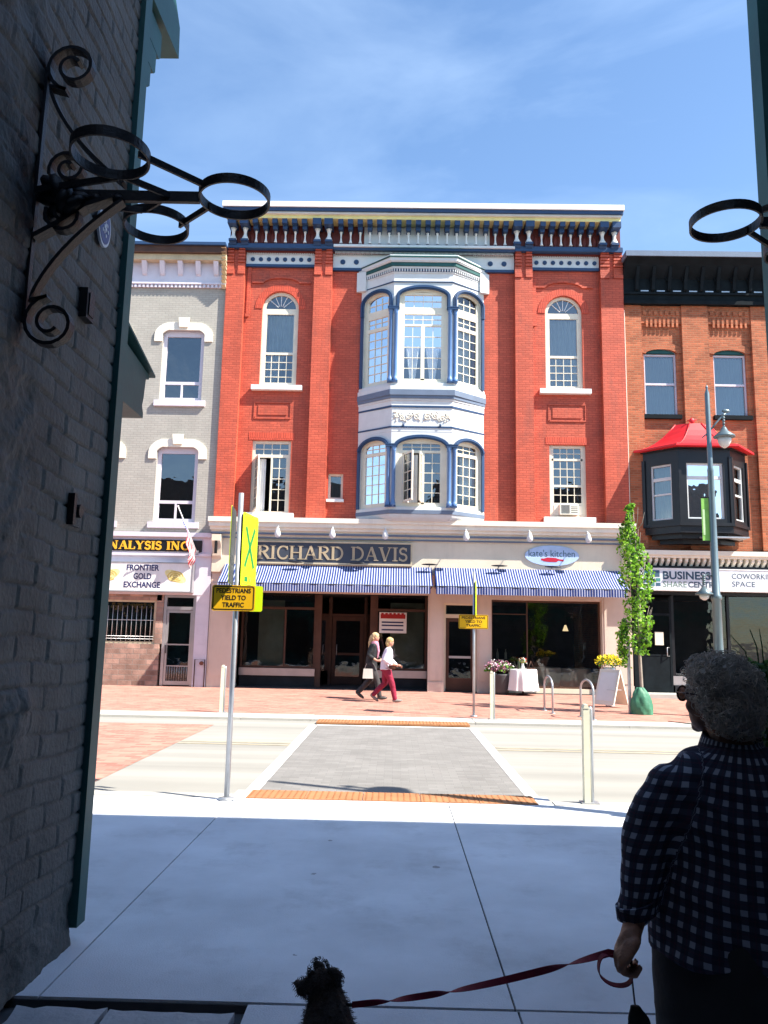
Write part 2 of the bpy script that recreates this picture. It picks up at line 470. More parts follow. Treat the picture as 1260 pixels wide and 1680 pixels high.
def curtain_mesh(mb, x0, x1, z0, z1, y, kind='full', n=48):
    w = x1 - x0; rows = 14
    grid = []
    for r in range(rows + 1):
        t = r / rows; z = z1 + (z0 - z1) * t
        row = []
        for k in range(n + 1):
            u = k / n
            if kind == 'tiedL': x = x0 + u * w * (1 - 0.55 * t ** 1.5)
            elif kind == 'tiedR': x = x1 - (1 - u) * w * (1 - 0.55 * t ** 1.5)
            elif kind == 'cone': x = (x0 + x1) / 2 + (u - 0.5) * w * (1 - 0.7 * t ** 1.3)
            else: x = x0 + u * w
            row.append(mb._av((x, y + 0.022 * sin(u * w * 62 + 1.3 * sin(u * 9)), z)))
        grid.append(row)
    for r in range(rows):
        for k in range(n):
            mb.fi([grid[r][k], grid[r][k + 1], grid[r + 1][k + 1], grid[r + 1][k]], 0, True)

def window(parent, T, w, h, fw=0.07, fm='cream', rise=0.0, bars=(), munt=(), curtains=(), sill=None, sillm='white',
           glassm='g_up', depth=0.09, name='window', label=None, mw_=0.022, panes=None):
    """local: x along wall, y inward, z up; frame fills 0..w, 0..h"""
    f = MB(T)
    if rise > 0:
        path = [(w - fw / 2, fw), (w - fw / 2, h - rise)] + arc(w / 2, h - rise, w / 2 - fw / 2, rise - fw / 2, 18, 0, 180)[1:] + [(fw / 2, fw)]
        f.ribbon(path, fw, 0, depth)
        f.box(0, w, -0.004, depth, 0, fw)
    else:
        f.box(0, fw, 0, depth, fw, h - fw); f.box(w - fw, w, 0, depth, fw, h - fw)
        f.box(0, w, -0.004, depth, 0, fw); f.box(0, w, -0.004, depth, h - fw, h)
    for (a, b, c, d) in bars: f.box(a, b, 0.012, depth - 0.02, c, d)
    for (a, c, b, d, nx, nz_) in munt:
        for i in range(1, nx):
            x = a + (b - a) * i / nx; f.box(x - mw_ / 2, x + mw_ / 2, 0.03, 0.06, c, d)
        for i in range(1, nz_):
            z = c + (d - c) * i / nz_; f.box(a, b, 0.028, 0.058, z - mw_ / 2, z + mw_ / 2)
    o = f.build(name, fm, parent)
    if label: o['label'] = label
    g = MB(T); y = 0.05
    if panes:
        for (a, b, c, d) in panes: g.face([(a, y, c), (b, y, c), (b, y, d), (a, y, d)])
    elif rise > 0:
        pts = [(w - fw, fw)] + arc(w / 2, h - rise, w / 2 - fw, max(0.02, rise - fw), 18, 0, 180) + [(fw, fw)]
        g.face([(p[0], y, p[1]) for p in pts])
    else: g.face([(fw, y, fw), (w - fw, y, fw), (w - fw, y, h - fw), (fw, y, h - fw)])
    g.build('pane', glassm, o)
    for c in curtains:
        cm = MB(T); curtain_mesh(cm, c[0], c[1], c[2], c[3], 0.17, c[4])
        cm.build('curtain', 'curtain' if len(c) < 6 else c[5], o)
    if sill:
        s = MB(T); s.box(-sill[0], w + sill[0], -sill[1], 0.05, -sill[2], -0.003)
        s.build('sill', sillm, o)
    return o

def text_geo(body, bold=False):
    cu = bpy.data.curves.new('txt', 'FONT'); cu.body = body; cu.size = 1; cu.resolution_u = 3
    if bold: cu.offset = 0.028
    ob = bpy.data.objects.new('txt', cu); TMP.collection.objects.link(ob)
    dg = TMP.view_layers[0].depsgraph; dg.update()
    me = bpy.data.meshes.new_from_object(ob.evaluated_get(dg))
    V = [v.co.copy() for v in me.vertices]; Fc = [list(p.vertices) for p in me.polygons]
    bpy.data.objects.remove(ob); bpy.data.curves.remove(cu); bpy.data.meshes.remove(me)
    return V, Fc

def lettering(mb, body, x0, x1, z0, z1, y, m=0, bold=False, fit=True):
    """flat lettering facing -y in the box (x0..x1, z0..z1)"""
    V, Fc = text_geo(body, bold)
    a = min(v.x for v in V); b = max(v.x for v in V); c = min(v.y for v in V); d = max(v.y for v in V)
    sx = (x1 - x0) / (b - a); sz = (z1 - z0) / (d - c)
    mb.raw([(x0 + (v.x - a) * sx, y, z0 + (v.y - c) * sz) for v in V], Fc, m)

# a small serif alphabet: strokes in a unit-high cell
TK, TN = 0.17, 0.075
def _s(x, y, w=0.34): return ('l', x - w / 2, y, x + w / 2, y, 0.06)
SERIF = {
 'R': (0.78, [('l',.16,0,.16,1,TK),('a',.36,.75,.26,.22,90,-90,TK*.8),('l',.16,.97,.36,.97,TN),('l',.16,.53,.36,.53,TN),('l',.38,.52,.70,.03,TK),_s(.16,.03),_s(.12,.97,.24),_s(.72,.03,.2)]),
 'I': (0.38, [('l',.19,0,.19,1,TK),_s(.19,.03),_s(.19,.97)]),
 'C': (0.80, [('a',.46,.5,.34,.46,50,310,TK*.75),('l',.70,.70,.70,.97,TN),('l',.68,.14,.72,.3,TN)]),
 'H': (0.92, [('l',.19,0,.19,1,TK),('l',.73,0,.73,1,TK),('l',.19,.5,.73,.5,TN),_s(.19,.03),_s(.19,.97),_s(.73,.03),_s(.73,.97)]),
 'A': (0.88, [('l',.14,.03,.43,1,TN),('l',.43,1,.73,.03,TK),('l',.25,.34,.62,.34,TN),_s(.14,.03,.26),_s(.73,.03,.3)]),
 'D': (0.86, [('l',.18,0,.18,1,TK),('a',.38,.5,.38,.46,90,-90,TK*.8),('l',.18,.96,.38,.96,TN),('l',.18,.04,.38,.04,TN),_s(.13,.03,.24),_s(.13,.97,.24)]),
 'V': (0.84, [('l',.14,.97,.42,0,TK),('l',.42,0,.70,.97,TN),_s(.14,.97,.3),_s(.70,.97,.26)]),
 'S': (0.62, [('a',.31,.73,.19,.21,30,270,TK*.75),('a',.31,.28,.21,.24,90,-150,TK*.75),('l',.50,.72,.50,.95,TN),('l',.09,.05,.09,.28,TN)]),
 'N': (0.92, [('l',.18,0,.18,1,TN),('l',.18,1,.72,.03,TK),('l',.72,.0,.72,1,TN),_s(.18,.03,.28),_s(.14,.97,.22),_s(.72,.97,.28)]),
 'L': (0.68, [('l',.18,0,.18,1,TK),('l',.18,.04,.62,.04,TN),('l',.6,.04,.62,.3,TN),_s(.18,.03),_s(.18,.97)]),
 'Y': (0.84, [('l',.14,.97,.42,.48,TK),('l',.42,.48,.70,.97,TN),('l',.42,0,.42,.5,TK),_s(.42,.03),_s(.14,.97,.3),_s(.70,.97,.26)]),
 '.': (0.3, [('l',.12,.0,.12,.14,TK)]), ' ': (0.42, []),
}
def serif_text(mb, s, x0, x1, z0, z1, y, m=0, heavy=1.0):
    tot = sum(SERIF[c][0] for c in s); k = (x1 - x0) / tot; hz = z1 - z0; x = x0; q = 0
    for c in s:
        w, st = SERIF[c]
        for e in st:
            q += 1; yy = y - 0.0006 * (q % 9)
            if e[0] == 'l':
                _, a, b, cc, d, t = e
                if abs(a - cc) < 1e-6 and abs(b - d) > 1e-6: pass
                mb.ribbon([(x + a * k, z0 + b * hz), (x + cc * k, z0 + d * hz)], t * heavy * (k if abs(a - cc) < abs(b - d) else hz), yy, yy + 0.02, m)
            else:
                _, cx, cy, rx, ry, t0, t1, t = e
                mb.ribbon(arc(x + cx * k, z0 + cy * hz, rx * k, ry * hz, 14, t0, t1), t * heavy * k, yy, yy + 0.02, m)
        x += w * k
# ------------------------------------------------------------------ the setting
S = dict(kind='structure')
mb = MB(); mb.face([(-400, -300, -0.14), (400, -300, -0.14), (400, 500, -0.14), (-400, 500, -0.14)]); mb.build('ground', 'soil', None, **S)

def road_mat():
    m = mat('pale_road_concrete', (0.30, 0.292, 0.265), 0.85, 0.05, 0.6, 0.3, 90, boff='floor')
    nt = m.node_tree; N = nt.nodes; L = nt.links; b = N['Principled BSDF']
    src = b.inputs['Base Color'].links[0].from_socket
    t = N.new('ShaderNodeTexCoord'); mp_ = N.new('ShaderNodeMapping'); mp_.inputs['Scale'].default_value = (0.05, 1.6, 1)
    n = N.new('ShaderNodeTexNoise'); n.inputs['Scale'].default_value = 1.0; n.inputs['Detail'].default_value = 4
    L.new(t.outputs['Object'], mp_.inputs['Vector']); L.new(mp_.outputs[0], n.inputs['Vector'])
    r = N.new('ShaderNodeMapRange'); r.inputs['From Min'].default_value = .3; r.inputs['From Max'].default_value = .7
    r.inputs['To Min'].default_value = .80; r.inputs['To Max'].default_value = 1.10
    L.new(n.outputs['Fac'], r.inputs['Value'])
    v = N.new('ShaderNodeVectorMath'); v.operation = 'SCALE'
    L.new(src, v.inputs[0]); L.new(r.outputs[0], v.inputs['Scale']); L.new(v.outputs[0], b.inputs['Base Color'])
    return m
MT['road'] = road_mat()
mb = MB(); mb.box(-70, 70, 8.42, 16.0, -0.2, -0.045); mb.build('road', 'road', None, **S)

# near pavement: slabs with open joints
mb = MB()
mb.box(-70, 70, 3.782, 8.2, -0.2, -0.012)
mb.build('pavement_joint_bed', 'joint', None, **S)
mb = MB(); g = 0.005
xc = [-30, -26, -22, -18, -14, -10.2, -7.9, -5.8, -3.7, -1.55, .56, 2.66, 4.76, 6.9, 9, 11.1, 15, 19, 24, 30]
for a, b in zip(xc, xc[1:]):
    mb.box(a + g, b - g, 3.79, 8.2, -0.1, 0)
mb.build('pavement', 'concrete', None, **S)
mb = MB()
xa = [-1.64, -0.9, .57, 2.09]
mb.box(-0.62 + g, 0.57 - g, -3.5, 3.77, -0.1, -0.002); mb.box(.57 + g, 2.09, -3.5, 3.77, -0.1, 0.0)
mb.build('alley_pavement', 'concrete', None, **S)
# old patch with broken edges by the left wall
mb = MB(); random.seed(4)
def blob_edge(x0, x1, y0, y1, j=0.03, n=9):
    P = []
    J = lambda k: random.uniform(-j, 0) * (k > 0)
    for k in range(n): P.append((x0 + (x1 - x0) * k / n, y0 - J(k)))
    for k in range(n): P.append((x1 + J(k), y0 + (y1 - y0) * k / n))
    for k in range(n): P.append((x1 - (x1 - x0) * k / n, y1 + J(k)))
    for k in range(n): P.append((x0 - J(k), y1 - (y1 - y0) * k / n))
    return P
mb.prism(blob_edge(-1.62, -1.22, 3.1, 3.73), 'z', -0.1, -0.012)
mb.prism(blob_edge(-1.20, -0.66, 2.2, 3.70, 0.02), 'z', -0.1, -0.006)
mb.prism(blob_edge(-1.62, -1.23, 1.0, 3.05, 0.025), 'z', -0.1, -0.004)
mb.prism(blob_edge(-1.20, -0.66, -3.0, 2.17, 0.015), 'z', -0.1, -0.008)
mb.build('old_pavement', 'oldconc', None, **S)
mb = MB(); mb.box(-1.7, -0.6, -3.5, 3.781, -0.2, -0.045); mb.box(-0.63, 2.1, -3.5, 3.0, -0.2, -0.11); mb.build('alley_bed', 'joint', None, **S)
# kerbs, dropped at the crossing
mb = MB()
for a, b in ((-30, -1.62), (1.62, 30)):
    x = a
    while x < b - 0.01:
        e = min(b, x + 2.0); mb.box(x + .003, e - .003, 8.225, 8.42, -0.2, 0.0); x = e
mb.box(-1.615, 1.615, 8.665, 8.80, -0.2, -0.038)
mb.build('kerb', 'kerb', None, **S)
mb = MB(); mb.box(-1.615, 1.615, 8.205, 8.66, -0.2, -0.008); mb.build('crossing_ramp', 'concrete', None, **S)
# far gutter strip and kerb
mb = MB()
for a, b in ((-30, -1.62), (1.62, 30)):
    x = a
    while x < b - 0.01:
        e = min(b, x + 3.0); mb.box(x + .004, e - .004, 16.005, 16.90, -0.2, 0.0); x = e
mb.box(-1.615, 1.615, 16.005, 16.90, -0.2, -0.004)
mb.build('far_kerb', 'kerb', None, **S)
mb = MB(); mb.box(-40, 40, 16.905, 30, -0.2, 0.0); mb.build('brick_pavement', 'paverred', None, **S)
# crossing surface and white edge lines
mb = MB(); mb.box(-1.42, 1.42, 8.81, 15.25, -0.1, -0.036); mb.build('crosswalk', 'xwalk', None, **S)
mb = MB(); mb.box(-1.56, -1.425, 8.81, 15.25, -0.1, -0.034); mb.box(1.425, 1.56, 8.81, 15.25, -0.1, -0.034)
mb.box(-1.42, 1.42, 15.255, 15.36, -0.1, -0.034)
mb.build('crosswalk_line', 'markwhite', None, **S)
# brick paved bay in the road on the left, faded centre line
mb = MB(); mb.face([(-40, 9.0, -0.040), (-3.3, 9.0, -0.040), (-3.3, 15.0, -0.040), (-40, 15.0, -0.040)]); mb.build('brick_bay', 'paverred', None, **S)
MT['fadedyellow'] = mat('faded_yellow_line', (0.33, 0.29, 0.21), 0.9, 0.2, 6)
mb = MB()
for a, b in ((-3.28, -1.58), (1.58, 40)):
    for y in (12.40, 12.62): mb.face([(a, y, -0.0405), (b, y, -0.0405), (b, y + .10, -0.0405), (a, y + .10, -0.0405)])
mb.build('road_marking', 'fadedyellow', None, **S)
# tactile plates
def tactile(y0, y1, label):
    x0, x1 = -1.46, 1.46
    t = thing('tactile_strip', label, 'tactile paving', (0, (y0 + y1) / 2, -0.004), 'orange tactile strips at the ends of the crossing')
    n = 5; w = (x1 - x0) / n
    for k in range(n):
        m_ = MB(); a = x0 + k * w + .004; b = a + w - .008
        m_.box(a, b, y0, y1, -0.03, 0.004)
        ny = 7; nx = 9
        for i in range(nx):
            for j in range(ny):
                cx = a + (b - a) * (i + .5) / nx; cy = y0 + (y1 - y0) * (j + .5) / ny
                m_.prism([(cx + .012 * cos(q * pi / 3), cy + .012 * sin(q * pi / 3)) for q in range(6)], 'z', 0.003, 0.009)
        m_.build('plate', 'tactile', t)
tactile(8.22, 8.64, 'orange tactile warning strip at the near end of the grey crosswalk')
tactile(15.45, 15.98, 'orange tactile warning strip across the street at the far end of the grey crosswalk')

# ------------------------------------------------------------------ red building
YF = 24.85
def box_shell(parent, x0, x1, y0, y1, z1, m='room', name='rear_wall', roof='darkroof'):
    b = MB()
    b.box(x0 + .01, x0 + .25, y0 + .3, y1, 0, z1 - .02); b.box(x1 - .25, x1 - .01, y0 + .3, y1, 0, z1 - .02)
    b.box(x0 + .25, x1 - .25, y1 - .3, y1, 0, z1 - .02)
    b.build(name, m, parent)
    r = MB(); r.box(x0 + .01, x1 - .01, y0 + .3, y1, z1 - .02, z1 + .18); r.build('roof', 'soil', parent)
    i = MB(); i.box(x0 + .26, x1 - .26, y0 + 1.6, y0 + 1.7, 5.0, z1 - .05)
    for z in (4.86, 8.2): i.box(x0 + .26, x1 - .26, y0 + .36, y0 + 1.59, z, z + .1)
    i.build('inner_wall', 'dark', parent)

RB = thing('red_building', 'three-storey building of bright red painted brick with blue and white cornice and white bay window', 'building', (0.77, YF, 0))
RX0, RX1 = -5.78, 7.33
YR = YF + 0.12          # recessed wall plane
w3L = (-4.60, -3.38, 9.68, 12.98, .61); w3R = (4.80, 6.02, 9.70, 12.95, .61)
w2L = (-4.72, -3.46, 5.45, 7.86, 0); w2R = (4.88, 6.06, 5.48, 7.86, 0)
sm = (-2.22, -1.74, 5.95, 6.80, 0)
mb = MB()
facade(mb, RX0 + .3, RX1 - .3, 5.0, 14.5, YR, [w3L, w3R, w2L, w2R, sm, (-0.9, 2.4, 5.3, 13.2, 0)], 0.24)
mb.box(RX0, RX0 + .3, YR, YR + .4, 5.0, 14.5); mb.box(RX1 - .3, RX1, YR, YR + .4, 5.0, 14.5)
mb.build('wall', 'red', RB)
box_shell(RB, RX0, RX1, YF, YF + 13, 14.6, 'orange')
# pilasters with corbelled heads
for a, b, ad in ((-5.80, -5.20, 0.0), (-2.88, -2.28, 0.0), (3.78, 4.36, 0.0), (6.60, 7.34, 0.0)):
    p = MB(); yf = YF - .11
    p.box(a, b, yf, YR - .002, 5.2, 13.45)
    cx = (a + b) / 2; sw = (b - a) / 2 - .065
    p.box(a + .03, b - .03, yf + .045, YR - .002, 13.45, 14.42)
    for s in (-1, 1):
        x0_, x1_ = (a, a + sw) if s < 0 else (b - sw, b)
        p.box(x0_, x1_, yf - .03, yf + .044, 13.47, 13.60)
        p.box(x0_, x1_, yf - .0, yf + .043, 13.60, 13.86)
        for k in range(5):
            z = 13.88 + k * .112; p.box(x0_ + .004 * k, x1_ - .004 * k, yf - .035 - .004 * k, yf + .042, z, z + .07)
            p.box(x0_ + .03, x1_ - .03, yf - .002, yf + .041, z + .07, z + .112)
    p.build('pilaster', 'red', RB)
# brick hoods, voussoirs, sunk panels, raised edges
for (a, b, c, d, r) in (w3L, w3R):
    cx = (a + b) / 2; h_ = MB()
    path = [(cx - .98, d + .30), (cx - .62, d + .30)] + [(cx + .62 * cos(t), d + .28 + .20 * sin(t)) for t in [pi - pi * k / 10 for k in range(1, 10)]] + [(cx + .62, d + .30), (cx + .98, d + .30)]
    h_.ribbon(path, .07, YR - .055, YR - .002)
    h_.build('hood_mould', 'red', RB)
    v_ = MB(); v_.ribbon(arc(cx, d - r, .61 + .12, r + .12, 24), .235, YR - .02, YR - .0015); v_.build('brick_arch', 'red_soldier', RB)
for (a, b, c, d) in ((-4.70, -3.52, 8.60, 9.13), (4.88, 6.06, 8.65, 9.20)):
    p = MB(); p.ribbon([(a, c), (a, d), (b, d), (b, c), (a, c)], .055, YR - .03, YR - .0015)
    p.box(a + .12, b - .12, YR - .022, YR - .002, c + .1, d - .1)
    p.build('brick_panel', 'red', RB)
for (a, b, z) in ((w2L[0], w2L[1], w2L[3]), (w2R[0], w2R[1], w2R[3])):
    p = MB(); p.box(a - .12, b + .12, YR - .012, YR - .0015, z + .01, z + .25); p.build('brick_lintel', 'red_soldier', RB)
# vertical ledge beside the outer windows
for (x, z0, z1) in ((-5.02, 12.1, 13.8), (4.50, 11.9, 13.4)):
    p = MB(); p.box(x - .11, x, YR - .05, YR - .002, z0, z1); p.box(x - .13, x + .02, YR - .08, YR - .051, z0 - .05, z0 + .05); p.build('brick_strip', 'red', RB)

# windows
def I(x, z, y): return Matrix.Translation((x, y, z))
WY = YR + .10
def win3(o, flip):
    a, b, c, d, r = o; w = b - a; h = d - c
    s = h - r - .02
    munt = [(.11, .11, w - .11, 1.12, 4, 4)]
    cur = [(.07, w - .07, 1.15, s - .12, 'full'), ((.07, w * .62, .06, 1.14, 'tiedL') if not flip else (w * .07, w - .07, .06, 1.14, 'full'))]
    win = window(RB, I(a, c, WY), w, h, .10, 'cream', r,
                 bars=[(.10, w - .10, s - .14, s + .05), (.10, .16, .10, s - .15), (w - .16, w - .10, .10, s - .15), (.16, w - .16, 1.12, 1.2), (.16, w - .16, .10, .16)],
                 munt=munt, curtains=cur, sill=(.22, .28, .16))
    f = MB(I(a, c, WY))
    for t in (40, 65, 90, 115, 140):
        f.ribbon([(w / 2 + .12 * cos(radians(t)), s + .06 + .1 * sin(radians(t))), (w / 2 + (w / 2 - .1) * cos(radians(t)), s + .05 + (r - .09) * sin(radians(t)))], .022, .03, .055)
    f.build('fanlight_bars', 'white', win)
win3(w3L, False); win3(w3R, True)

def casement_leaf(parent_win, T, w, h, nx, nz_):
    f = MB(T)
    f.box(0, .05, 0, .045, 0, h); f.box(w - .05, w, 0, .045, 0, h); f.box(.05, w - .05, .001, .044, 0, .06); f.box(.05, w - .05, .001, .044, h - .06, h)
    for i in range(1, nx): x = .05 + (w - .1) * i / nx; f.box(x - .011, x + .011, .01, .035, .06, h - .06)
    for i in range(1, nz_): z = .06 + (h - .12) * i / nz_; f.box(.05, w - .05, .011, .034, z - .011, z + .011)
    f.box(.05, w - .05, .02, .024, .06, h - .06, 1)
    f.build('open_casement', ['cream', 'g_up'], parent_win)

def win2L():
    a, b, c, d, r = w2L; w = b - a; h = d - c
    win = window(RB, I(a, c, WY), w, h, .09, 'cream', 0,
                 bars=[(.09, w - .09, 1.86, 1.96), (w / 2 - .02, w / 2 + .04, .09, 1.86), (w - .15, w - .09, .09, 1.86)],
                 munt=[(.09, 1.96, w - .09, h - .09, 4, 2), (w / 2 + .04, .12, w - .15, 1.86, 2, 5)],
                 panes=[(.09, w - .09, 1.96, h - .09), (w / 2 + .04, w - .15, .09, 1.86)],
                 curtains=[(.1, w * .34, .1, 1.85, 'full')], sill=(.18, .34, .22), label='second-floor window with its left casement swung open')
    T = I(a, c, WY) @ Matrix.Translation((.09, -.02, .1)) @ Matrix.Rotation(radians(-68), 4, 'Z')
    casement_leaf(win, T, .54, 1.75, 2, 5)
win2L()
def win2R():
    a, b, c, d, r = w2R; w = b - a; h = d - c
    win = window(RB, I(a, c, WY), w, h, .09, 'cream', 0,
                 bars=[(.09, w - .09, 1.88, 1.95), (.09, .15, .09, h - .09), (w - .15, w - .09, .09, h - .09), (.15, w - .15, 1.02, 1.09), (.15, w - .15, .44, .50)],
                 munt=[(.15, 1.95, w - .15, h - .09, 4, 2), (.15, 1.09, w - .15, 1.88, 4, 3), (.15, .5, w - .15, 1.02, 4, 2)],
                 sill=(.22, .32, .16), label='second-floor window with an air conditioner in its lower sash')
    ac = MB(I(a, c, WY)); ac.box(.30, .88, -.22, .1, .10, .43)
    for k in range(9): ac.box(.33, .60, -.225, -.2201, .13 + k * .031, .145 + k * .031, 1)
    for k in range(4): ac.box(.64, .85, -.224, -.2201, .15 + k * .06, .17 + k * .06, 1)
    ac.box(.15, .299, .0, .04, .1, .43); ac.box(.881, w - .15, .0, .04, .1, .43)
    ac.build('air_conditioner', ['beigelt', 'signback'], win)
win2R()
a, b, c, d, r = sm
window(RB, I(a, c, WY), b - a, d - c, .075, 'cream', curtains=[(.07, b - a - .07, .07, d - c - .07, 'full', 'blind')], sill=(.04, .18, .09), glassm='g_up')

# ---- bay
BC = 0.74
def bayplan(o, ext=0.0):
    hw, hf, pr = 2.03, 0.95, 0.66
    y0 = YR - .004
    k = o
    return [(BC - hw - k * .42 - ext, y0), (BC - hf - k * .45, YF - pr - k * .7), (BC + hf + k * .45, YF - pr - k * .7), (BC + hw + k * .42 + ext, y0)]
BAY = MB()
def bayband(m_, z0, z1, o, mi=0): m_.prism(bayplan(o), 'z', z0, z1, mi)
# base skirt (curves in), bands, frieze
base = MB()
for k in range(8):
    t0, t1 = k / 8, (k + 1) / 8
    base.prism(bayplan(.02 - .28 * (1 - t1) ** 2), 'z', 5.20 + .20 * t0, 5.20 + .20 * t1 - (.0 if k < 7 else .002), 0)
base.prism(bayplan(.06), 'z', 5.40, 5.52, 1)
base.prism(bayplan(.03), 'z', 5.52, 5.60, 0)
base.build('bay_base', ['bluewhite', 'greyblue'], RB)
mid = MB()
for z0, z1, o, mi in ((8.02, 8.14, .01, 0), (8.14, 8.19, .045, 1), (8.19, 8.80, .0, 0), (8.80, 8.86, .04, 1), (8.86, 9.02, .03, 0), (9.02, 9.08, .07, 0), (9.08, 9.18, .12, 2), (9.18, 9.36, .17, 2), (9.36, 9.50, .13, 0), (9.50, 9.60, .06, 0)):
    bayband(mid, z0, z1 - .001, o, mi)
mid.build('bay_frieze', ['bluewhite', 'blue', 'greyblue'], RB)
scr = MB(Matrix.Translation((BC, YF - .66, 8.49)))
for s in (-1, 1):
    for cx, cz, rr, t0 in ((.18, 0, .13, 0), (.42, .03, .11, 120), (.64, -.04, .1, 40), (.80, .04, .07, 200)):
        P = [(s * (cx + rr * (1 - k / 26) * cos(radians(t0 + k * 24))), 0, cz + rr * (1 - k / 26) * sin(radians(t0 + k * 24))) for k in range(22)]
        scr.tube([(p[0], -.012, p[2]) for p in P], .017, 6)
    scr.tube([(s * .05, -.01, -.12), (s * .3, -.014, .15), (s * .55, -.01, -.14), (s * .75, -.014, .13), (s * .9, -.01, -.08)], .016, 6)
    for q in range(16): scr.ell((s * random.uniform(.1, .9), -.012, random.uniform(-.17, .17)), (.035, .02, .022), 6, 0, Matrix.Rotation(random.uniform(0, 3), 3, 'Y'))
scr.build('carved_scroll', 'beigelt', RB)
for s in (-1, 1):
    k_ = MB(); k_.ell((BC + s * .58, YF - .70, 8.22), (.035, .035, .06), 8); k_.build('pendant_knob', 'blue', RB)
top = MB()
for z0, z1, o, mi in ((12.99, 13.02, .05, 1), (13.02, 13.06, .03, 0), (13.06, 13.30, .02, 0), (13.30, 13.34, .06, 0), (13.44, 13.50, .14, 0), (13.50, 13.62, .20, 2), (13.62, 13.66, .25, 0), (13.66, 13.76, .29, 0), (13.76, 13.80, .34, 2), (13.80, 13.84, .32, 0)):
    bayband(top, z0, z1 - .001, o, mi)
top.prism([(BC - 2.1, YR - .004), (BC - .98, YF - .88), (BC + .98, YF - .88), (BC + 2.1, YR - .004)], 'z', 13.84, 13.87, 2)
# soffit side blocks
for s in (-1, 1):
    top.prism([(BC + s * 1.8, YR - .005), (BC + s * 2.2, YR - .005), (BC + s * 2.2, YR - .10), (BC + s * 1.9, YR - .2)], 'z', 12.95, 13.62, 0)
bayband(top, 13.34, 13.44, .07, 1)
bp = bayplan(.10)
for (p, q) in zip(bp, bp[1:]):
    L_ = sqrt((q[0] - p[0]) ** 2 + (q[1] - p[1]) ** 2); n = int(L_ / .085)
    for k in range(n):
        t = (k + .5) / n; cx = p[0] + (q[0] - p[0]) * t; cy = p[1] + (q[1] - p[1]) * t
        top.box(cx - .02, cx + .02, cy - .02, cy + .03, 13.345, 13.435, 0)
top.build('bay_cornice', ['bluewhite', 'blue', 'darkteal'], RB)
MT['teal_dark'] = MT['darkteal']
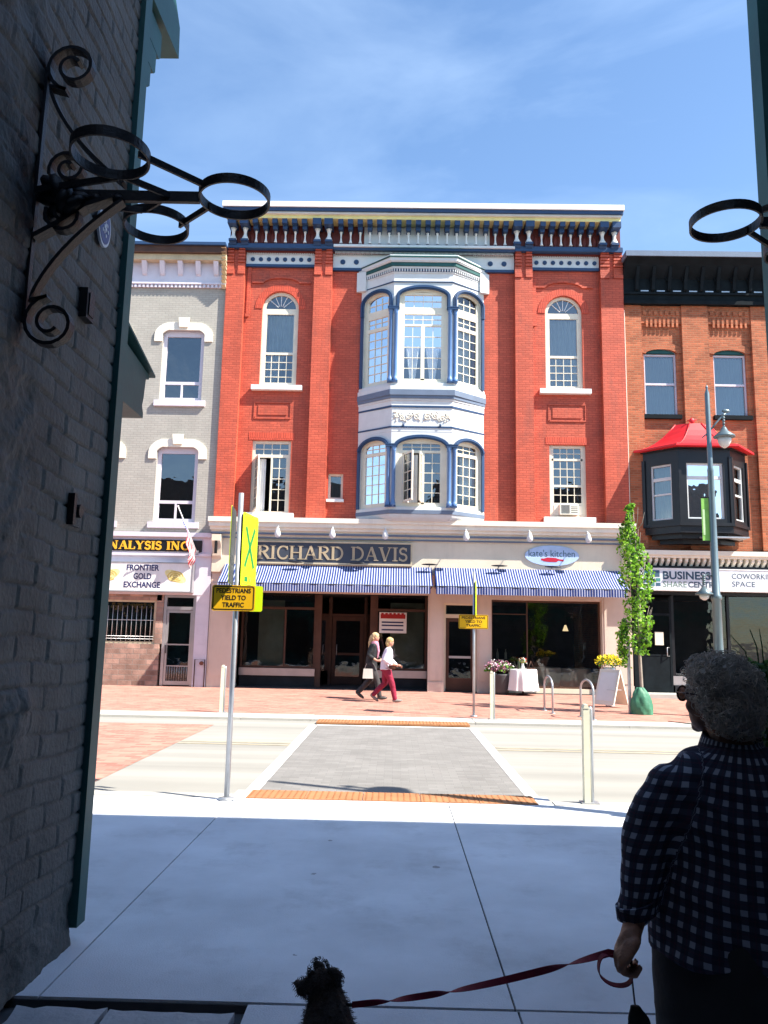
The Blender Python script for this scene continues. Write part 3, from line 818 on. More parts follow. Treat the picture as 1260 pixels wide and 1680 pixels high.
# the three faces per storey
pl = bayplan(0)
faces = []
for (p, q) in zip(pl, pl[1:]):
    d_ = Vector((q[0] - p[0], q[1] - p[1], 0)); L_ = d_.length; ang = math.atan2(d_.y, d_.x)
    faces.append((p, L_, ang))
def bay_storey(z0, z1, zcap, upper):
    H = z1 - z0
    for fi_, (p, L_, ang) in enumerate(faces):
        T = Matrix.Translation((p[0], p[1], z0)) @ Matrix.Rotation(ang, 4, 'Z')
        front = fi_ == 1
        m0 = .16 if front else .13
        left, right = (m0, m0)
        if fi_ == 0: left = .10; right = .11
        if fi_ == 2: left = .11; right = .10
        r = .30 if front else .34
        o = (left, L_ - right, .03, H - .20, r)
        w = MB(T); facade(w, 0, L_, 0, H, 0, [o], .14); w.build('bay_wall', 'bluewhite', RB)
        # thick arch moulding
        am = MB(T)
        ww = o[1] - o[0]; cx = (o[0] + o[1]) / 2
        path = [(o[0] - .03, zcap - z0), (o[0] - .03, o[3] - r)] + arc(cx, o[3] - r, ww / 2 + .03, r + .03, 18)[1:-1] + [(o[1] + .03, o[3] - r), (o[1] + .03, zcap - z0)]
        am.ribbon(path, .12, -.07, -.002); am.ribbon(path, .05, -.10, -.0705, 0)
        if not front:
            xo = o[0] - .03 if fi_ == 0 else o[1] + .03
            am.box(xo - .05, xo + .05, -.06, -.003, 0.02, zcap - z0 - .001)
        am.build('arch_moulding', 'midblue' if False else 'blue', RB)
        # window inside
        W = ww; hh = o[3] - o[2]
        Tw = T @ Matrix.Translation((o[0], .06, o[2]))
        if upper:
            if front:
                bars = [(.09, .2, .09, 3.0), (W - .2, W - .09, .09, 3.0), (.2, W - .2, 2.30, 2.54), (.2, W - .2, 1.90, 1.97), (W / 2 - .06, W / 2 + .06, .09, 1.90), (.2, W - .2, .06, .14), (.2, W - .2, 2.96, 3.05)]
                munt = [(.2, 2.54, W - .2, 2.96, 4, 2), (.2, 1.97, W - .2, 2.3, 4, 2), (.2, .14, W / 2 - .06, 1.90, 2, 5), (W / 2 + .06, .14, W - .2, 1.90, 2, 5)]
                cur = [(.2, W / 2 - .05, .1, 1.95, 'cone'), (W / 2 + .05, W - .2, .1, 1.95, 'cone'), (.2, W - .2, 2.0, 2.98, 'full')]
            else:
                bars = [(.09, .17, .09, 2.9), (W - .17, W - .09, .09, 2.9), (.17, W - .17, 2.30, 2.56), (.17, W - .17, 1.86, 1.97), (.17, W - .17, .06, .14)]
                munt = [(.17, 2.56, W - .17, 2.98, 3, 2), (.17, 1.97, W - .17, 2.3, 3, 2), (.17, .14, W - .17, 1.86, 3, 6)]
                cur = [(.32, W - .1, .1, 1.95, 'full'), (.32, W - .1, 2.0, 2.9, 'full')] if fi_ == 0 else [(.1, W - .32, .1, 1.95, 'full'), (.1, W - .32, 2.0, 2.9, 'full')]
        else:
            if front:
                bars = [(.09, .2, .09, 2.1), (W - .2, W - .09, .09, 2.1), (.2, W - .2, 1.72, 1.80), (W / 2 + .0, W / 2 + .10, .09, 1.72), (.2, W - .2, .06, .14), (.2, W - .2, 2.02, 2.12)]
                munt = [(.2, 1.80, W - .2, 2.02, 4, 2), (W / 2 + .10, .14, W - .2, 1.72, 2, 5)]
                cur = [(.2, W / 2 - .1, .1, 1.7, 'full')]
            else:
                bars = [(.09, .17, .09, 2.05), (W - .17, W - .09, .09, 2.05), (.17, W - .17, 1.68, 1.78), (.17, W - .17, .06, .14), (.17, W - .17, 2.03, 2.1)]
                munt = [(.17, 1.78, W - .17, 2.03, 3, 2), (.17, .14, W - .17, 1.68, 3, 5)]
                cur = [(.40, W - .12, .35, 1.70, 'full')] if fi_ == 2 else []
        pan = None
        if not upper and front: pan = [(.2, W - .2, 1.8, 2.02), (W / 2 + .1, W - .2, .14, 1.72)]
        wn_ = window(RB, Tw, W, hh, .09, 'cream', r, bars=bars, munt=munt, curtains=cur, panes=pan, glassm='g_up' if front else 'g_bay')
        if not upper and front:
            casement_leaf(wn_, Tw @ Matrix.Translation((.22, -.03, .14)) @ Matrix.Rotation(radians(-62), 4, 'Z'), .58, 1.55, 2, 5)
            casement_leaf(wn_, Tw @ Matrix.Translation((W / 2 - .01, -.03, .14)) @ Matrix.Rotation(radians(-100), 4, 'Z'), .4, 1.55, 2, 5)
    # corner columns
    for (x, y) in (pl[1], pl[2]):
        for s in (-1, 1):
            cx = x + s * .085; cy = y - .05 + (.045 if (s < 0) == (x < BC) else 0)
            c_ = MB(); hc = zcap - z0
            c_.lathe([(.085, 0), (.085, .14), (.07, .16), (.06, .22), (.056, .3), (.054, hc - .16), (.07, hc - .14), (.06, hc - .1), (.085, hc - .03), (.085, hc)], (cx, cy, z0 + .001), 14)
            c_.build('bay_column', 'midblue', RB)
        c_ = MB(); c_.box(x - .17, x + .17, y - .14, y + .02, zcap - .02, zcap + .045); c_.box(x - .19, x + .19, y - .15, y + .02, zcap + .045, zcap + .075)
        c_.box(x - .17, x + .17, y - .13, y + .02, z0 + .002, z0 + .05); c_.build('bay_capital', 'blue', RB)
bay_storey(9.60, 12.99, 12.05, True)
bay_storey(5.60, 8.02, 7.52, False)
bx = MB(); bx.box(BC - 1.9, BC + 1.9, YR + .25, YR + .3, 5.1, 5.3); bx.prism([(BC - 1.7, YR + .2), (BC - .85, YF - .5), (BC + .85, YF - .5), (BC + 1.7, YR + .2)], 'z', 13.0, 13.3)
bx.build('bay_ceiling', 'room', RB)

# ---- main cornice
CN = MB()
yw = YF + .1
CN.box(RX0 + .02, RX1 - .02, YF - .02, yw, 14.30, 15.30, 0)
slab = [(RX0 - .14, RX1 - .06, YF - .74, yw + .5, 15.56, 15.74, 2), (RX0 - .11, RX1 - .09, YF - .69, yw + .4, 15.44, 15.559, 1), (RX0 - .08, RX1 - .12, YF - .62, yw + .3, 15.38, 15.439, 3), (RX0 - .04, RX1 - .14, YF - .52, yw + .2, 15.26, 15.379, 4)]
for x0, x1, y0, y1, z0, z1, m in slab: CN.box(x0, x1, y0, y1, z0, z1, m)
for a, b in ((RX0, -2.25), (3.76, RX1)):
    CN.box(a, b, YF - .22, YF - .021, 14.36, 14.50, 1); CN.box(a, b, YF - .18, YF - .0211, 14.50, 14.54, 1)
CN.box(-2.25, 3.76, YF - .26, YF - .021, 14.42, 14.50, 3); CN.box(-2.25, 3.76, YF - .2, YF - .0211, 14.34, 14.42, 1); CN.box(-2.25, 3.76, YF - .16, YF - .0212, 14.50, 14.56, 1)
# white ground behind the middle balusters
CN.box(-1.25, 2.95, YF - .03, YF - .0205, 14.57, 15.24, 3)
for k in range(140):
    x = -2.2 + k * .0425
    if x < 3.72: CN.box(x, x + .02, YF - .085, YF - .03, 14.27, 14.335, 3)
CO = CN.build('cornice', ['maroon', 'blue', 'white', 'bluewhite', 'yellowc'], RB)
def baluster(cx, big=False):
    b = MB(); y = YF - .16
    if big:
        b.lathe([(.11, 0), (.12, .04), (.09, .10), (.055, .18), (.05, .26), (.07, .36), (.10, .42)], (cx, y - .05, 14.62), 12, 0)
        b.box(cx - .14, cx + .14, YF - .56, YF - .021, 15.05, 15.257, 1); b.box(cx - .12, cx + .12, YF - .36, YF - .021, 14.54, 14.615, 1)
        b.prism([(YF - .021, 14.46), (YF - .24, 14.46), (YF - .30, 14.56), (YF - .021, 14.56)], 'x', cx - .12, cx + .12, 1)
        b.prism([(YF - .021, 15.04), (YF - .021, 14.70), (YF - .10, 14.72), (YF - .30, 15.04)], 'x', cx - .05, cx + .05, 1)
    else:
        b.lathe([(.052, 0), (.055, .03), (.038, .08), (.026, .16), (.026, .26), (.04, .36), (.052, .40)], (cx, y, 14.57), 10, 0)
        b.box(cx - .085, cx + .085, YF - .505, YF - .021, 15.10, 15.258, 1); b.box(cx - .075, cx + .075, YF - .34, YF - .021, 14.98, 15.10, 1)
    b.build('large_bracket' if big else 'baluster_bracket', ['white', 'blue'], CO)
for x in (-5.62, -5.22, -2.80, -2.42, 3.83, 4.23, 6.66, 7.06): baluster(x, True)
SX = .318
for k in range(6): baluster(-4.86 + k * .327)
for k in range(18): baluster(-2.02 + k * .3215)
for k in range(6): baluster(4.66 + k * .322)
# ovals between the balusters at the ends
for x0, x1, n in ((-5.02, -3.0, 7), (4.50, 6.44, 7)):
    o_ = MB()
    for k in range(n):
        cx = x0 + (x1 - x0) * k / (n - 1)
        o_.ell((cx, YF - .03, 14.80), (.085, .03, .22), 10)
    o_.build('oval_panels', 'maroon', CO)
# frieze panels with bosses
for a, b, xs, z in ((-5.20, -2.88, [-4.98 + k * .271 for k in range(8)], 14.08), (4.36, 6.60, [4.52 + k * .276 for k in range(8)], 14.08), (-2.28, -0.95, [-1.95, -1.50], 14.02), (2.4, 3.78, [2.98, 3.44], 14.02)):
    lo = 13.90 if len(xs) > 2 else 13.80
    f = MB(); f.box(a + .003, b - .003, YR - .06, YR - .002, lo, 14.36, 0)
    f.box(a + .002, b - .002, YR - .10, YR - .0021, lo - .09, lo, 1)
    for k in range(int((b - a) / .06)): f.box(a + .01 + k * .06, a + .04 + k * .06, YR - .10, YR - .061, 14.24, 14.30, 0)
    for x in xs: f.lathe([(.068, 0), (.075, .01), (.06, .03), (.02, .035)], (0, 0, 0), 14, 1) if False else None
    fo = f.build('frieze', ['bluewhite', 'blue'], RB)
    bo = MB()
    for x in xs:
        r = .072 if len(xs) > 2 else .085
        bo.prism([(x + r * cos(2 * pi * q / 18), z + r * sin(2 * pi * q / 18)) for q in range(18)], 'y', YR - .085, YR - .0605)
        bo.prism([(x + r * .5 * cos(2 * pi * q / 18), z + r * .5 * sin(2 * pi * q / 18)) for q in range(18)], 'y', YR - .10, YR - .0855)
    bo.build('bosses', 'blue', fo)
f = MB(); f.box(-.955, 2.405, YR - .06, YR - .002, 13.92, 14.36, 0)
for x in (.30, .74, 1.18): f.box(x - .05, x + .05, YR - .075, YR - .061, 14.02, 14.05, 1)
f.build('frieze', ['bluewhite', 'blue'], RB)

# ---- shopfront level
sf = MB()
y0 = YF - .10
sf.box(RX0, RX1, y0, YR + .3, 3.55, 4.86, 0)
sf.build('fascia', 'beige', RB)
sc_ = MB()
for z0, z1, p, m in ((4.62, 4.66, .06, 1), (4.66, 4.74, .03, 0), (4.74, 4.79, .16, 1), (4.79, 4.86, .12, 0), (4.86, 4.96, .22, 0), (4.96, 5.10, .30, 0), (5.10, 5.25, .36, 2)):
    sc_.box(RX0 - p * .3, RX1 + p * .3, y0 - p, YR + .28, z0 + .0005, z1, m)
sc_.build('shop_cornice', ['beigelt', 'greyblue', 'beigelt'], RB)
for x in (RX0 + .02, RX1 - .30):
    c_ = MB(); c_.prism([(y0 - .001, 3.95), (y0 - .08, 4.05), (y0 - .12, 4.3), (y0 - .26, 4.5), (y0 - .26, 4.70), (y0 - .001, 4.70)], 'x', x, x + .28)
    c_.box(x + .10, x + .18, y0 - .27, y0 - .2, 4.1, 4.5, 1)
    c_.build('corbel', ['beige', 'ink'], RB)
for a, b in ((RX0, -4.95), (1.04, 1.52), (2.56, 3.00), (6.42, RX1)):
    p = MB(); p.box(a, b, YF - .02, YF + .45, 0, 3.549); p.box(a + .06, b - .06, YF - .04, YF - .0205, .35, 3.2)
    p.box(a - .01, b + .01, YF - .06, YF - .0411, 0, .3) if a > 1 else None
    p.build('pier', 'pink', RB)
h_ = MB(); h_.box(-4.95, 1.04, YF + .02, YF + .4, 2.95, 3.549); h_.box(3.0, 6.42, YF + .02, YF + .4, 2.85, 3.549); h_.box(1.52, 2.56, YF + .02, YF + .4, 2.72, 3.549); h_.build('lintel', 'pink', RB)
# floor and ceiling of the shops, back walls
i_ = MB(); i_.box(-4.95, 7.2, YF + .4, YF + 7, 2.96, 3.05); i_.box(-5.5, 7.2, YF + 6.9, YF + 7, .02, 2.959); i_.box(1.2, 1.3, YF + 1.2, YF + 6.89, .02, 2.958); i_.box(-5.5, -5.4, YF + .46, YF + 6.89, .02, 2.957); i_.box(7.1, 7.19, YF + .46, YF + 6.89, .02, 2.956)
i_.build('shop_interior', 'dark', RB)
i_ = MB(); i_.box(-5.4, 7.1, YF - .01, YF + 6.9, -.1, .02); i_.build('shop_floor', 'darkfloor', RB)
# left shop glazing, set back behind the pavement line
gl = MB(); YG = YF + .95
gx = [(-4.95, -2.53), (-.62, 1.04)]
fr = MB(); pn = MB(); bk = MB()
for a, b in gx:
    bk = MB() if a < -4 else bk
    if a > -4: SH1 = bk.build('stall_riser', ['alum', 'dark'], RB); bk = MB()
    bk.box(a, b, YG - .12, YG + .25, .35, .58, 0); bk.box(a + .01, b - .01, YG - .06, YG + .2, .02, .349, 1)
    fr.box(a, a + .07, YG - .02, YG + .07, .58, 2.95); fr.box(b - .07, b, YG - .02, YG + .07, .58, 2.95)
    fr.box(a + .07, b - .07, YG - .02, YG + .07, .58, .65); fr.box(a + .07, b - .07, YG - .02, YG + .07, 2.45, 2.53)
    pn.face([(a, YG + .02, .6), (b, YG + .02, .6), (b, YG + .02, 2.95), (a, YG + .02, 2.95)])
fr.box(-2.53, -2.36, YG - .05, YG + .12, .02, 2.95); fr.box(-.79, -.62, YG - .05, YG + .12, .02, 2.95)
fr.box(-3.56, -3.50, YG - .015, YG + .065, .65, 2.45)
for s, x in ((1, -2.45), (-1, -.70)):
    x2 = x + s * .28
    pn.face([(x, YG + .1, .5), (x2, YG + 1.3, .5), (x2, YG + 1.3, 2.95), (x, YG + .1, 2.95)])
    fr.box(x2 - .05, x2 + .05, YG + 1.25, YG + 1.35, .02, 2.95)
fr.box(-2.12, -1.03, YG + 1.26, YG + 1.34, 2.3, 2.38)
SH = bk.build('shop_window', ['alum', 'dark'], RB, label='recessed left shop window with brown frames and pale stall riser'); SH['label'] = 'recessed left shop window with brown frames and pale stall riser'
fr.build('window_frame', 'brownw', SH); pn.build('pane', 'g_shop', SH)
d_ = MB(); x0, x1, y = -2.10, -1.05, YG + 1.28
d_.box(x0, x0 + .12, y, y + .05, .03, 2.29); d_.box(x1 - .12, x1, y, y + .05, .03, 2.29); d_.box(x0 + .12, x1 - .12, y, y + .05, .03, .3); d_.box(x0 + .12, x1 - .12, y, y + .05, 2.15, 2.29); d_.box(x0 + .12, x1 - .12, y, y + .05, 1.0, 1.08)
dd = d_.build('door', 'brownw', RB)
p_ = MB(); p_.face([(x0, y + .02, .1), (x1, y + .02, .1), (x1, y + .02, 2.2), (x0, y + .02, 2.2)]); p_.build('pane', 'g_shop', dd)
p_ = MB(); p_.tube([(x0 + .16, y - .03, 1.0), (x0 + .16, y - .06, 1.05), (x0 + .16, y - .06, 1.3), (x0 + .16, y - .03, 1.35)], .012); p_.build('handle', 'alum', dd)
# pale display board behind the glass; the right one paints in a reflection
MT['board'] = mat('grey_green_board', (0.30, 0.34, 0.28), 0.9, 0.2, 2, dirt=0.2)
for a, b, y, z in ((-4.45, -3.62, YG + .35, 2.75), (-.15, .95, YG + .45, 2.75)):
    q = MB(); q.box(a, b, y, y + .03, .62, z); q.build('display_reflection_panel', 'board', RB)
# right-hand door and window
dr = MB(); y = YF + .22
dr.box(1.52, 1.60, y, y + .1, .02, 2.72); dr.box(2.48, 2.56, y, y + .1, .02, 2.72); dr.box(1.60, 2.48, y, y + .1, 2.66, 2.72); dr.box(1.60, 2.48, y, y + .1, 2.26, 2.38)
dr.build('door_frame', 'beige', RB)
d_ = MB(); x0, x1, y = 1.61, 2.47, y + .02
d_.box(x0, x0 + .09, y, y + .05, .03, 2.25); d_.box(x1 - .09, x1, y, y + .05, .03, 2.25); d_.box(x0 + .09, x1 - .09, y, y + .05, .03, .18); d_.box(x0 + .09, x1 - .09, y, y + .05, 2.15, 2.25)
d_.box(x0 + .09, x1 - .09, y - .01, y + .055, 1.02, 1.09, 1); d_.box(x0 + .09, x1 - .09, y + .005, y + .045, .18, .42, 0)
dd = d_.build('door', ['brownw', 'alum'], RB)
p_ = MB(); p_.face([(x0 + .05, y + .02, .42), (x1 - .05, y + .02, .42), (x1 - .05, y + .02, 2.16), (x0 + .05, y + .02, 2.16)]); p_.build('pane', 'g_shop', dd)
p_ = MB(); p_.face([(x0, y + .03, 2.38), (x1, y + .03, 2.38), (x1, y + .03, 2.66), (x0, y + .03, 2.66)]); p_.build('transom_pane', 'g_shop', RB)
rw = MB(); y = YF + .25
rw.box(3.0, 6.42, y - .1, y + .25, .02, .16)
sw_ = rw.build('shop_window', 'beige', RB); sw_['label'] = 'wide restaurant window with dining tables behind the glass'
fr = MB(); fr.box(3.0, 3.06, y, y + .06, .16, 2.85); fr.box(6.36, 6.42, y, y + .06, .16, 2.85); fr.box(3.06, 6.36, y, y + .06, 2.79, 2.85); fr.box(3.06, 6.36, y, y + .06, .16, .22); fr.box(4.12, 4.16, y, y + .06, .22, 2.79); fr.box(3.06, 4.12, y + .005, y + .055, 2.40, 2.43)
fr.build('window_frame', 'brownw', sw_)
p_ = MB(); p_.face([(3.03, y + .03, .2), (6.39, y + .03, .2), (6.39, y + .03, 2.8), (3.03, y + .03, 2.8)]); p_.build('pane', 'g_shop', sw_)
# ------------------------------------------------------------------ grey building on the left
GB = thing('grey_building', 'pale grey painted brick building with white arched window heads and a gold dealer shop below', 'building', (-10, YF, 0))
gx0, gx1 = -16.5, -5.80
wins = []
for k in range(4):
    dx = -2.62 * k
    wins.append(((-7.82 + dx, -6.44 + dx, 9.10, 11.62, .28), (-7.76 + dx, -6.42 + dx, 5.10, 7.66, .28)))
mb = MB()
facade(mb, gx0, gx1 + .0, 4.72, 13.0, YF, [w for p in wins for w in p], .2)
mb.build('wall', 'greybrick', GB)
box_shell(GB, gx0, gx1 - .02, YF, YF + 13, 14.3)
for p in wins:
    for up, (a, b, c, d, r) in enumerate(p):
        w = b - a; h = d - c; z1 = h - .30; lo = .62 if up == 1 else .58
        cur = []
        wo = window(GB, I(a, c, YF + .1), w, h, .13, 'lavender', r, bars=[(.13, w - .13, lo, lo + .10), (w / 2 - .03, w / 2 + .03, .13, lo), (.13, w - .13, z1, h - .08)], panes=[(.13, w - .13, .13, z1)], curtains=cur, sill=(.14, .2, .19), sillm='lavender')
        hd = MB()
        A = [(cx_, min(z_, d - r + .30 + .0)) for cx_, z_ in arc((a + b) / 2, d - r, w / 2 + .14, r + .12, 18)]
        hd.ribbon([(A[0][0], A[0][1] - .22)] + A + [(A[-1][0], A[-1][1] - .22)], .26, YF - .05, YF - .001)
        cx = (a + b) / 2
        hd.prism([(cx - .14, d - .03), (cx + .14, d - .03), (cx + .18, d + .30), (cx - .18, d + .30)], 'y', YF - .12, YF - .052)
        hd.build('window_head', 'beigelt', GB)
# ornaments on the sill behind the first upper pane
cn = MB()
cn.box(gx0, gx1 - .0, YF - .04, YF + .1, 13.0, 14.2, 0)
for k in range(80):
    x = gx0 + .08 + k * .135
    if x < gx1 - .1: cn.box(x, x + .07, YF - .10, YF - .0405, 12.98, 13.08, 0)
cn.box(gx0, gx1, YF - .12, YF - .0402, 13.09, 13.15, 0)
cn.box(gx0, gx1 + .0, YF - .30, YF - .0401, 13.86, 14.06, 1)
cn.box(gx0, gx1 + .0, YF - .42, YF + .2, 14.06, 14.30, 2); cn.box(gx0, gx1, YF - .50, YF + .3, 14.30, 14.40, 3)
for k in range(18):
    x = gx1 - .35 - k * .60
    if x > gx0 + .1: cn.prism([(YF - .041, 13.4), (YF - .10, 13.45), (YF - .26, 13.85), (YF - .041, 13.85)], 'x', x - .08, x + .08, 0)
cn.build('cornice', ['lavender', 'tan', 'brownw', 'blue'], GB)
ed = MB()
for k in range(9): ed.prism([(YF - .06, 12.95 + k * .15), (YF - .24 - .03 * k, 13.03 + k * .15), (YF - .06, 13.08 + k * .15)], 'x', gx1 - .14, gx1 - .001)
ed.build('cornice_end_bracket', 'tan', GB)
# ground floor
g = MB()
g.box(gx0, gx1, YF - .05, YF + .3, 2.80, 4.72, 0); g.box(gx0, gx1, YF - .16, YF - .051, 4.62, 4.76, 0); g.box(gx0, gx1, YF - .13, YF - .0512, 4.02, 4.10, 0)
g.box(-6.22, gx1, YF - .03, YF + .3, 0, 2.799, 0)
for k in range(9): g.box(-6.20, gx1 - .02, YF - .04, YF - .0305, .06 + k * .31, .345 + k * .31, 0)
g.build('shop_surround', 'lavender', GB)
MT['stone_clad'] = mat('brown_stone_cladding', (0.30, 0.19, 0.15), 0.85, 0.3, 3, 0.6, 30, brick=(0.42, 0.16), mortar=(0.24, 0.19, 0.16), msize=0.014, bvar=0.35)
g = MB(); g.box(gx0, -7.30, YF - .02, YF + .25, 0, 1.28, 0); g.box(-7.46, -7.24, YF - .0, YF + .25, 1.281, 2.799, 0); g.box(gx0, -7.30, YF + .0, YF + .2, 2.62, 2.799, 0)
g.build('stone_cladding', 'stone_clad', GB)
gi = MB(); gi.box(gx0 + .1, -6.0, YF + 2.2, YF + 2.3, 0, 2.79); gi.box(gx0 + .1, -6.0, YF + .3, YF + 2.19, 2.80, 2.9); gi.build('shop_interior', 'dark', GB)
gw = MB(); gw.box(gx0, -7.46, YF + .05, YF + .12, 1.281, 1.34); gw.box(-7.54, -7.46, YF + .05, YF + .12, 1.34, 2.619); gw.box(gx0, -7.54, YF + .05, YF + .12, 2.56, 2.619); gw.box(-11.6, -11.5, YF + .051, YF + .119, 1.34, 2.56)
w_ = gw.build('shop_window', 'tan', GB)
q = MB(); q.face([(gx0, YF + .1, 1.3), (-7.5, YF + .1, 1.3), (-7.5, YF + .1, 2.6), (gx0, YF + .1, 2.6)]); q.build('pane', 'g_shop', w_)
q = MB()
for k in range(45):
    x = -7.62 - k * .15; q.tube([(x, YF + .02, 1.32), (x, YF + .02, 2.44)], .009, 6)
for z in (1.42, 1.5, 2.0): q.tube([(-14.4, YF + .02, z), (-7.5, YF + .02, z)], .010, 6)
q.build('security_bars', 'alum', w_)
q = MB(); random.seed(3)
for k in range(70):
    x = -7.6 - random.random() * 1.8; q.ell((x, YF + .2, 2.52 - abs(random.gauss(0, .12))), (.05, .02, .035), 6)
q.build('leaf_garland', mat('dry_garland', (0.16, 0.10, 0.03), 0.9, 0.4, 20), w_)
q = MB(); q.box(-7.23, -7.14, YF + .02, YF + .12, .02, 2.79); q.box(-6.31, -6.225, YF + .02, YF + .12, .02, 2.79); q.box(-7.14, -6.31, YF + .021, YF + .119, 2.34, 2.44); q.box(-7.14, -6.31, YF + .02, YF + .12, 2.72, 2.79); q.build('door_frame', 'alum', GB)
q = MB(); a, b, y = -7.135, -6.315, YF + .05
q.box(a, a + .07, y, y + .05, .04, 2.33); q.box(b - .07, b, y, y + .05, .04, 2.33); q.box(a + .07, b - .07, y, y + .05, .04, .16); q.box(a + .07, b - .07, y, y + .05, 2.25, 2.33); q.box(a + .07, b - .07, y, y + .05, 1.25, 1.29)
for k in range(9): q.tube([(a + .11 + k * .075, y + .02, .16), (a + .11 + k * .075, y + .02, .62)], .008, 6)
q.box(a + .07, b - .07, y + .01, y + .03, .60, .63)
D = q.build('door', 'alum', GB)
q = MB(); q.face([(a, y + .04, .1), (b, y + .04, .1), (b, y + .04, 2.3), (a, y + .04, 2.3)]); q.build('pane', 'g_shop', D)
q = MB(); q.tube([(a + .04, y - .03, 1.0), (a + .04, y - .05, 1.25)], .012); q.build('handle', 'iron', D)
q = MB(); q.face([(a, YF + .08, 2.44), (b, YF + .08, 2.44), (b, YF + .08, 2.72), (a, YF + .08, 2.72)]); q.build('transom_pane', 'g_shop', GB)
# pipework at the foot of the pilaster
t = thing('gas_pipe', 'brown pipe loop with a round meter on the pale pilaster beside the gold dealer door', 'pipe', (-5.98, YF - .05, 0))
q = MB(); q.tube([(-6.14, YF - .09, 0), (-6.14, YF - .09, .83), (-5.83, YF - .09, .83), (-5.83, YF - .09, 0)], .018, 8); q.build('pipe', 'brownw', t)
q = MB(); q.prism([(-5.93 + .06 * cos(k * pi / 8), .72 + .06 * sin(k * pi / 8)) for k in range(16)], 'y', YF - .14, YF - .07); q.build('meter', mat('rust', (0.16, 0.06, 0.04)), t)
# wall signs of the gold dealer
def signboard(name, label, x0, x1, y0, y1, z0, z1, face, frame, fw=.035, cat='sign'):
    t = thing(name, label, cat, ((x0 + x1) / 2, y1, z0))
    q = MB(); q.box(x0, x1, y0, y1, z0, z1, 0); q.build('board', face, t)
    if frame:
        q = MB(); q.box(x0 - fw, x0, y0 - .012, y1, z0, z1); q.box(x1, x1 + fw, y0 - .012, y1, z0, z1); q.box(x0 - fw, x1 + fw, y0 - .0125, y1, z0 - fw, z0); q.box(x0 - fw, x1 + fw, y0 - .0125, y1, z1, z1 + fw)
        q.build('frame', frame, t)
    return t
t = signboard('shop_sign', 'long black strip sign with gold serif letters ending in INC on the grey building', -11.5, -6.12, YF - .10, YF - .052, 4.16, 4.52, 'black', None)
q = MB(); serif_text(q, 'ANALYSIS INC.', -9.37, -6.42, 4.21, 4.47, YF - .12, heavy=1.25); q.build('lettering', 'gold', t)
t = signboard('shop_sign', 'white framed box sign reading FRONTIER GOLD EXCHANGE with gold swirls', -9.40, -6.34, YF - .30, YF - .052, 2.90, 3.76, 'white', 'alum')
q = MB()
for i, (s, w) in enumerate((('FRONTIER', 1.02), ('GOLD', .56), ('EXCHANGE', 1.14))):
    lettering(q, s, -7.87 - w / 2, -7.87 + w / 2, 3.52 - i * .265, 3.71 - i * .265, YF - .304, bold=True)
q.build('lettering', 'navyink', t)
MT['paleyellow'] = mat('pale_gold_print', (0.70, 0.64, 0.30), 0.6, 0.25, 9); MT['midgold'] = mat('mid_gold_print', (0.55, 0.42, 0.10), 0.6, 0.3, 12)
q = MB()
for cx, s in ((-8.92, 1), (-6.84, -1)):
    q.prism([(cx + .34 * cos(k * pi / 12), 3.36 + .17 * sin(k * pi / 12) + s * .12 * cos(k * pi / 12)) for k in range(24)], 'y', YF - .3035, YF - .3005, 0)
    for r in (.24, .15, .07): q.ribbon([(cx + r * cos(k * pi / 8), 3.36 + r * .62 * sin(k * pi / 8)) for k in range(15)], .035, YF - .307, YF - .304, 1)
q.build('gold_swirl', ['paleyellow', 'midgold'], t)

# flag
FG = thing('flag', 'striped flag with blue corner drooping from a pole on the grey building', 'flag', (-6.2, YF - .1, 4.2))
q = MB(); q.tube([(-6.26, YF - .10, 4.12), (-6.68, YF - 1.0, 5.42)], .018, 8); q.ell((-6.69, YF - 1.02, 5.45), (.035, .035, .035), 8); q.build('flagpole', 'white', FG)
q = MB(); q.box(-6.32, -6.20, YF - .14, YF - .052, 4.06, 4.2); q.build('bracket', 'alum', FG)
mflag = stripes('flag_stripes', (0.62, 0.05, 0.07), (0.72, 0.70, 0.70), 0.17, 'X')
q = MB(); P0 = Vector((-6.36, YF - .32, 4.46)); P1 = Vector((-6.67, YF - .99, 5.38)); rows = 16; cols = 14; grid = []
for i in range(rows + 1):
    u = i / rows; top_ = P1.lerp(P0, u); row = []
    for j in range(cols + 1):
        v = j / cols
        drop = v * (1.25 - .85 * u * .4)
        x = top_.x + .10 * sin(v * 3) + v * .22 * (1 - u) + .05 * sin(v * 14 + u * 5) * v
        y_ = top_.y + .05 * cos(v * 11 + u * 9) + v * .35 * (1 - u)
        row.append(q._av((x, y_, top_.z - drop)))
    grid.append(row)
for i in range(rows):
    for j in range(cols):
        stripe = int((i / rows) * 13) % 2
        canton = i < rows * .54 and j < cols * .42
        q.fi([grid[i][j], grid[i][j + 1], grid[i + 1][j + 1], grid[i + 1][j]], 2 if canton else stripe, True)
MT['flagred'] = mat('flag_red', (0.60, 0.04, 0.06), .9); MT['flagblue'] = mat('flag_blue', (0.03, 0.06, 0.28), .9)
cl = q.build('cloth', ['flagred', 'white', 'flagblue'], FG)
q = MB()
for i in range(1, 8):
    for j in range(1, 6, 2):
        c = Vector(cl.data.vertices[i * (cols + 1) + j].co) + cl.parent.location
        q.ell((c.x, c.y - .03, c.z), (.012, .006, .012), 6)
q.build('stars', 'white', cl)

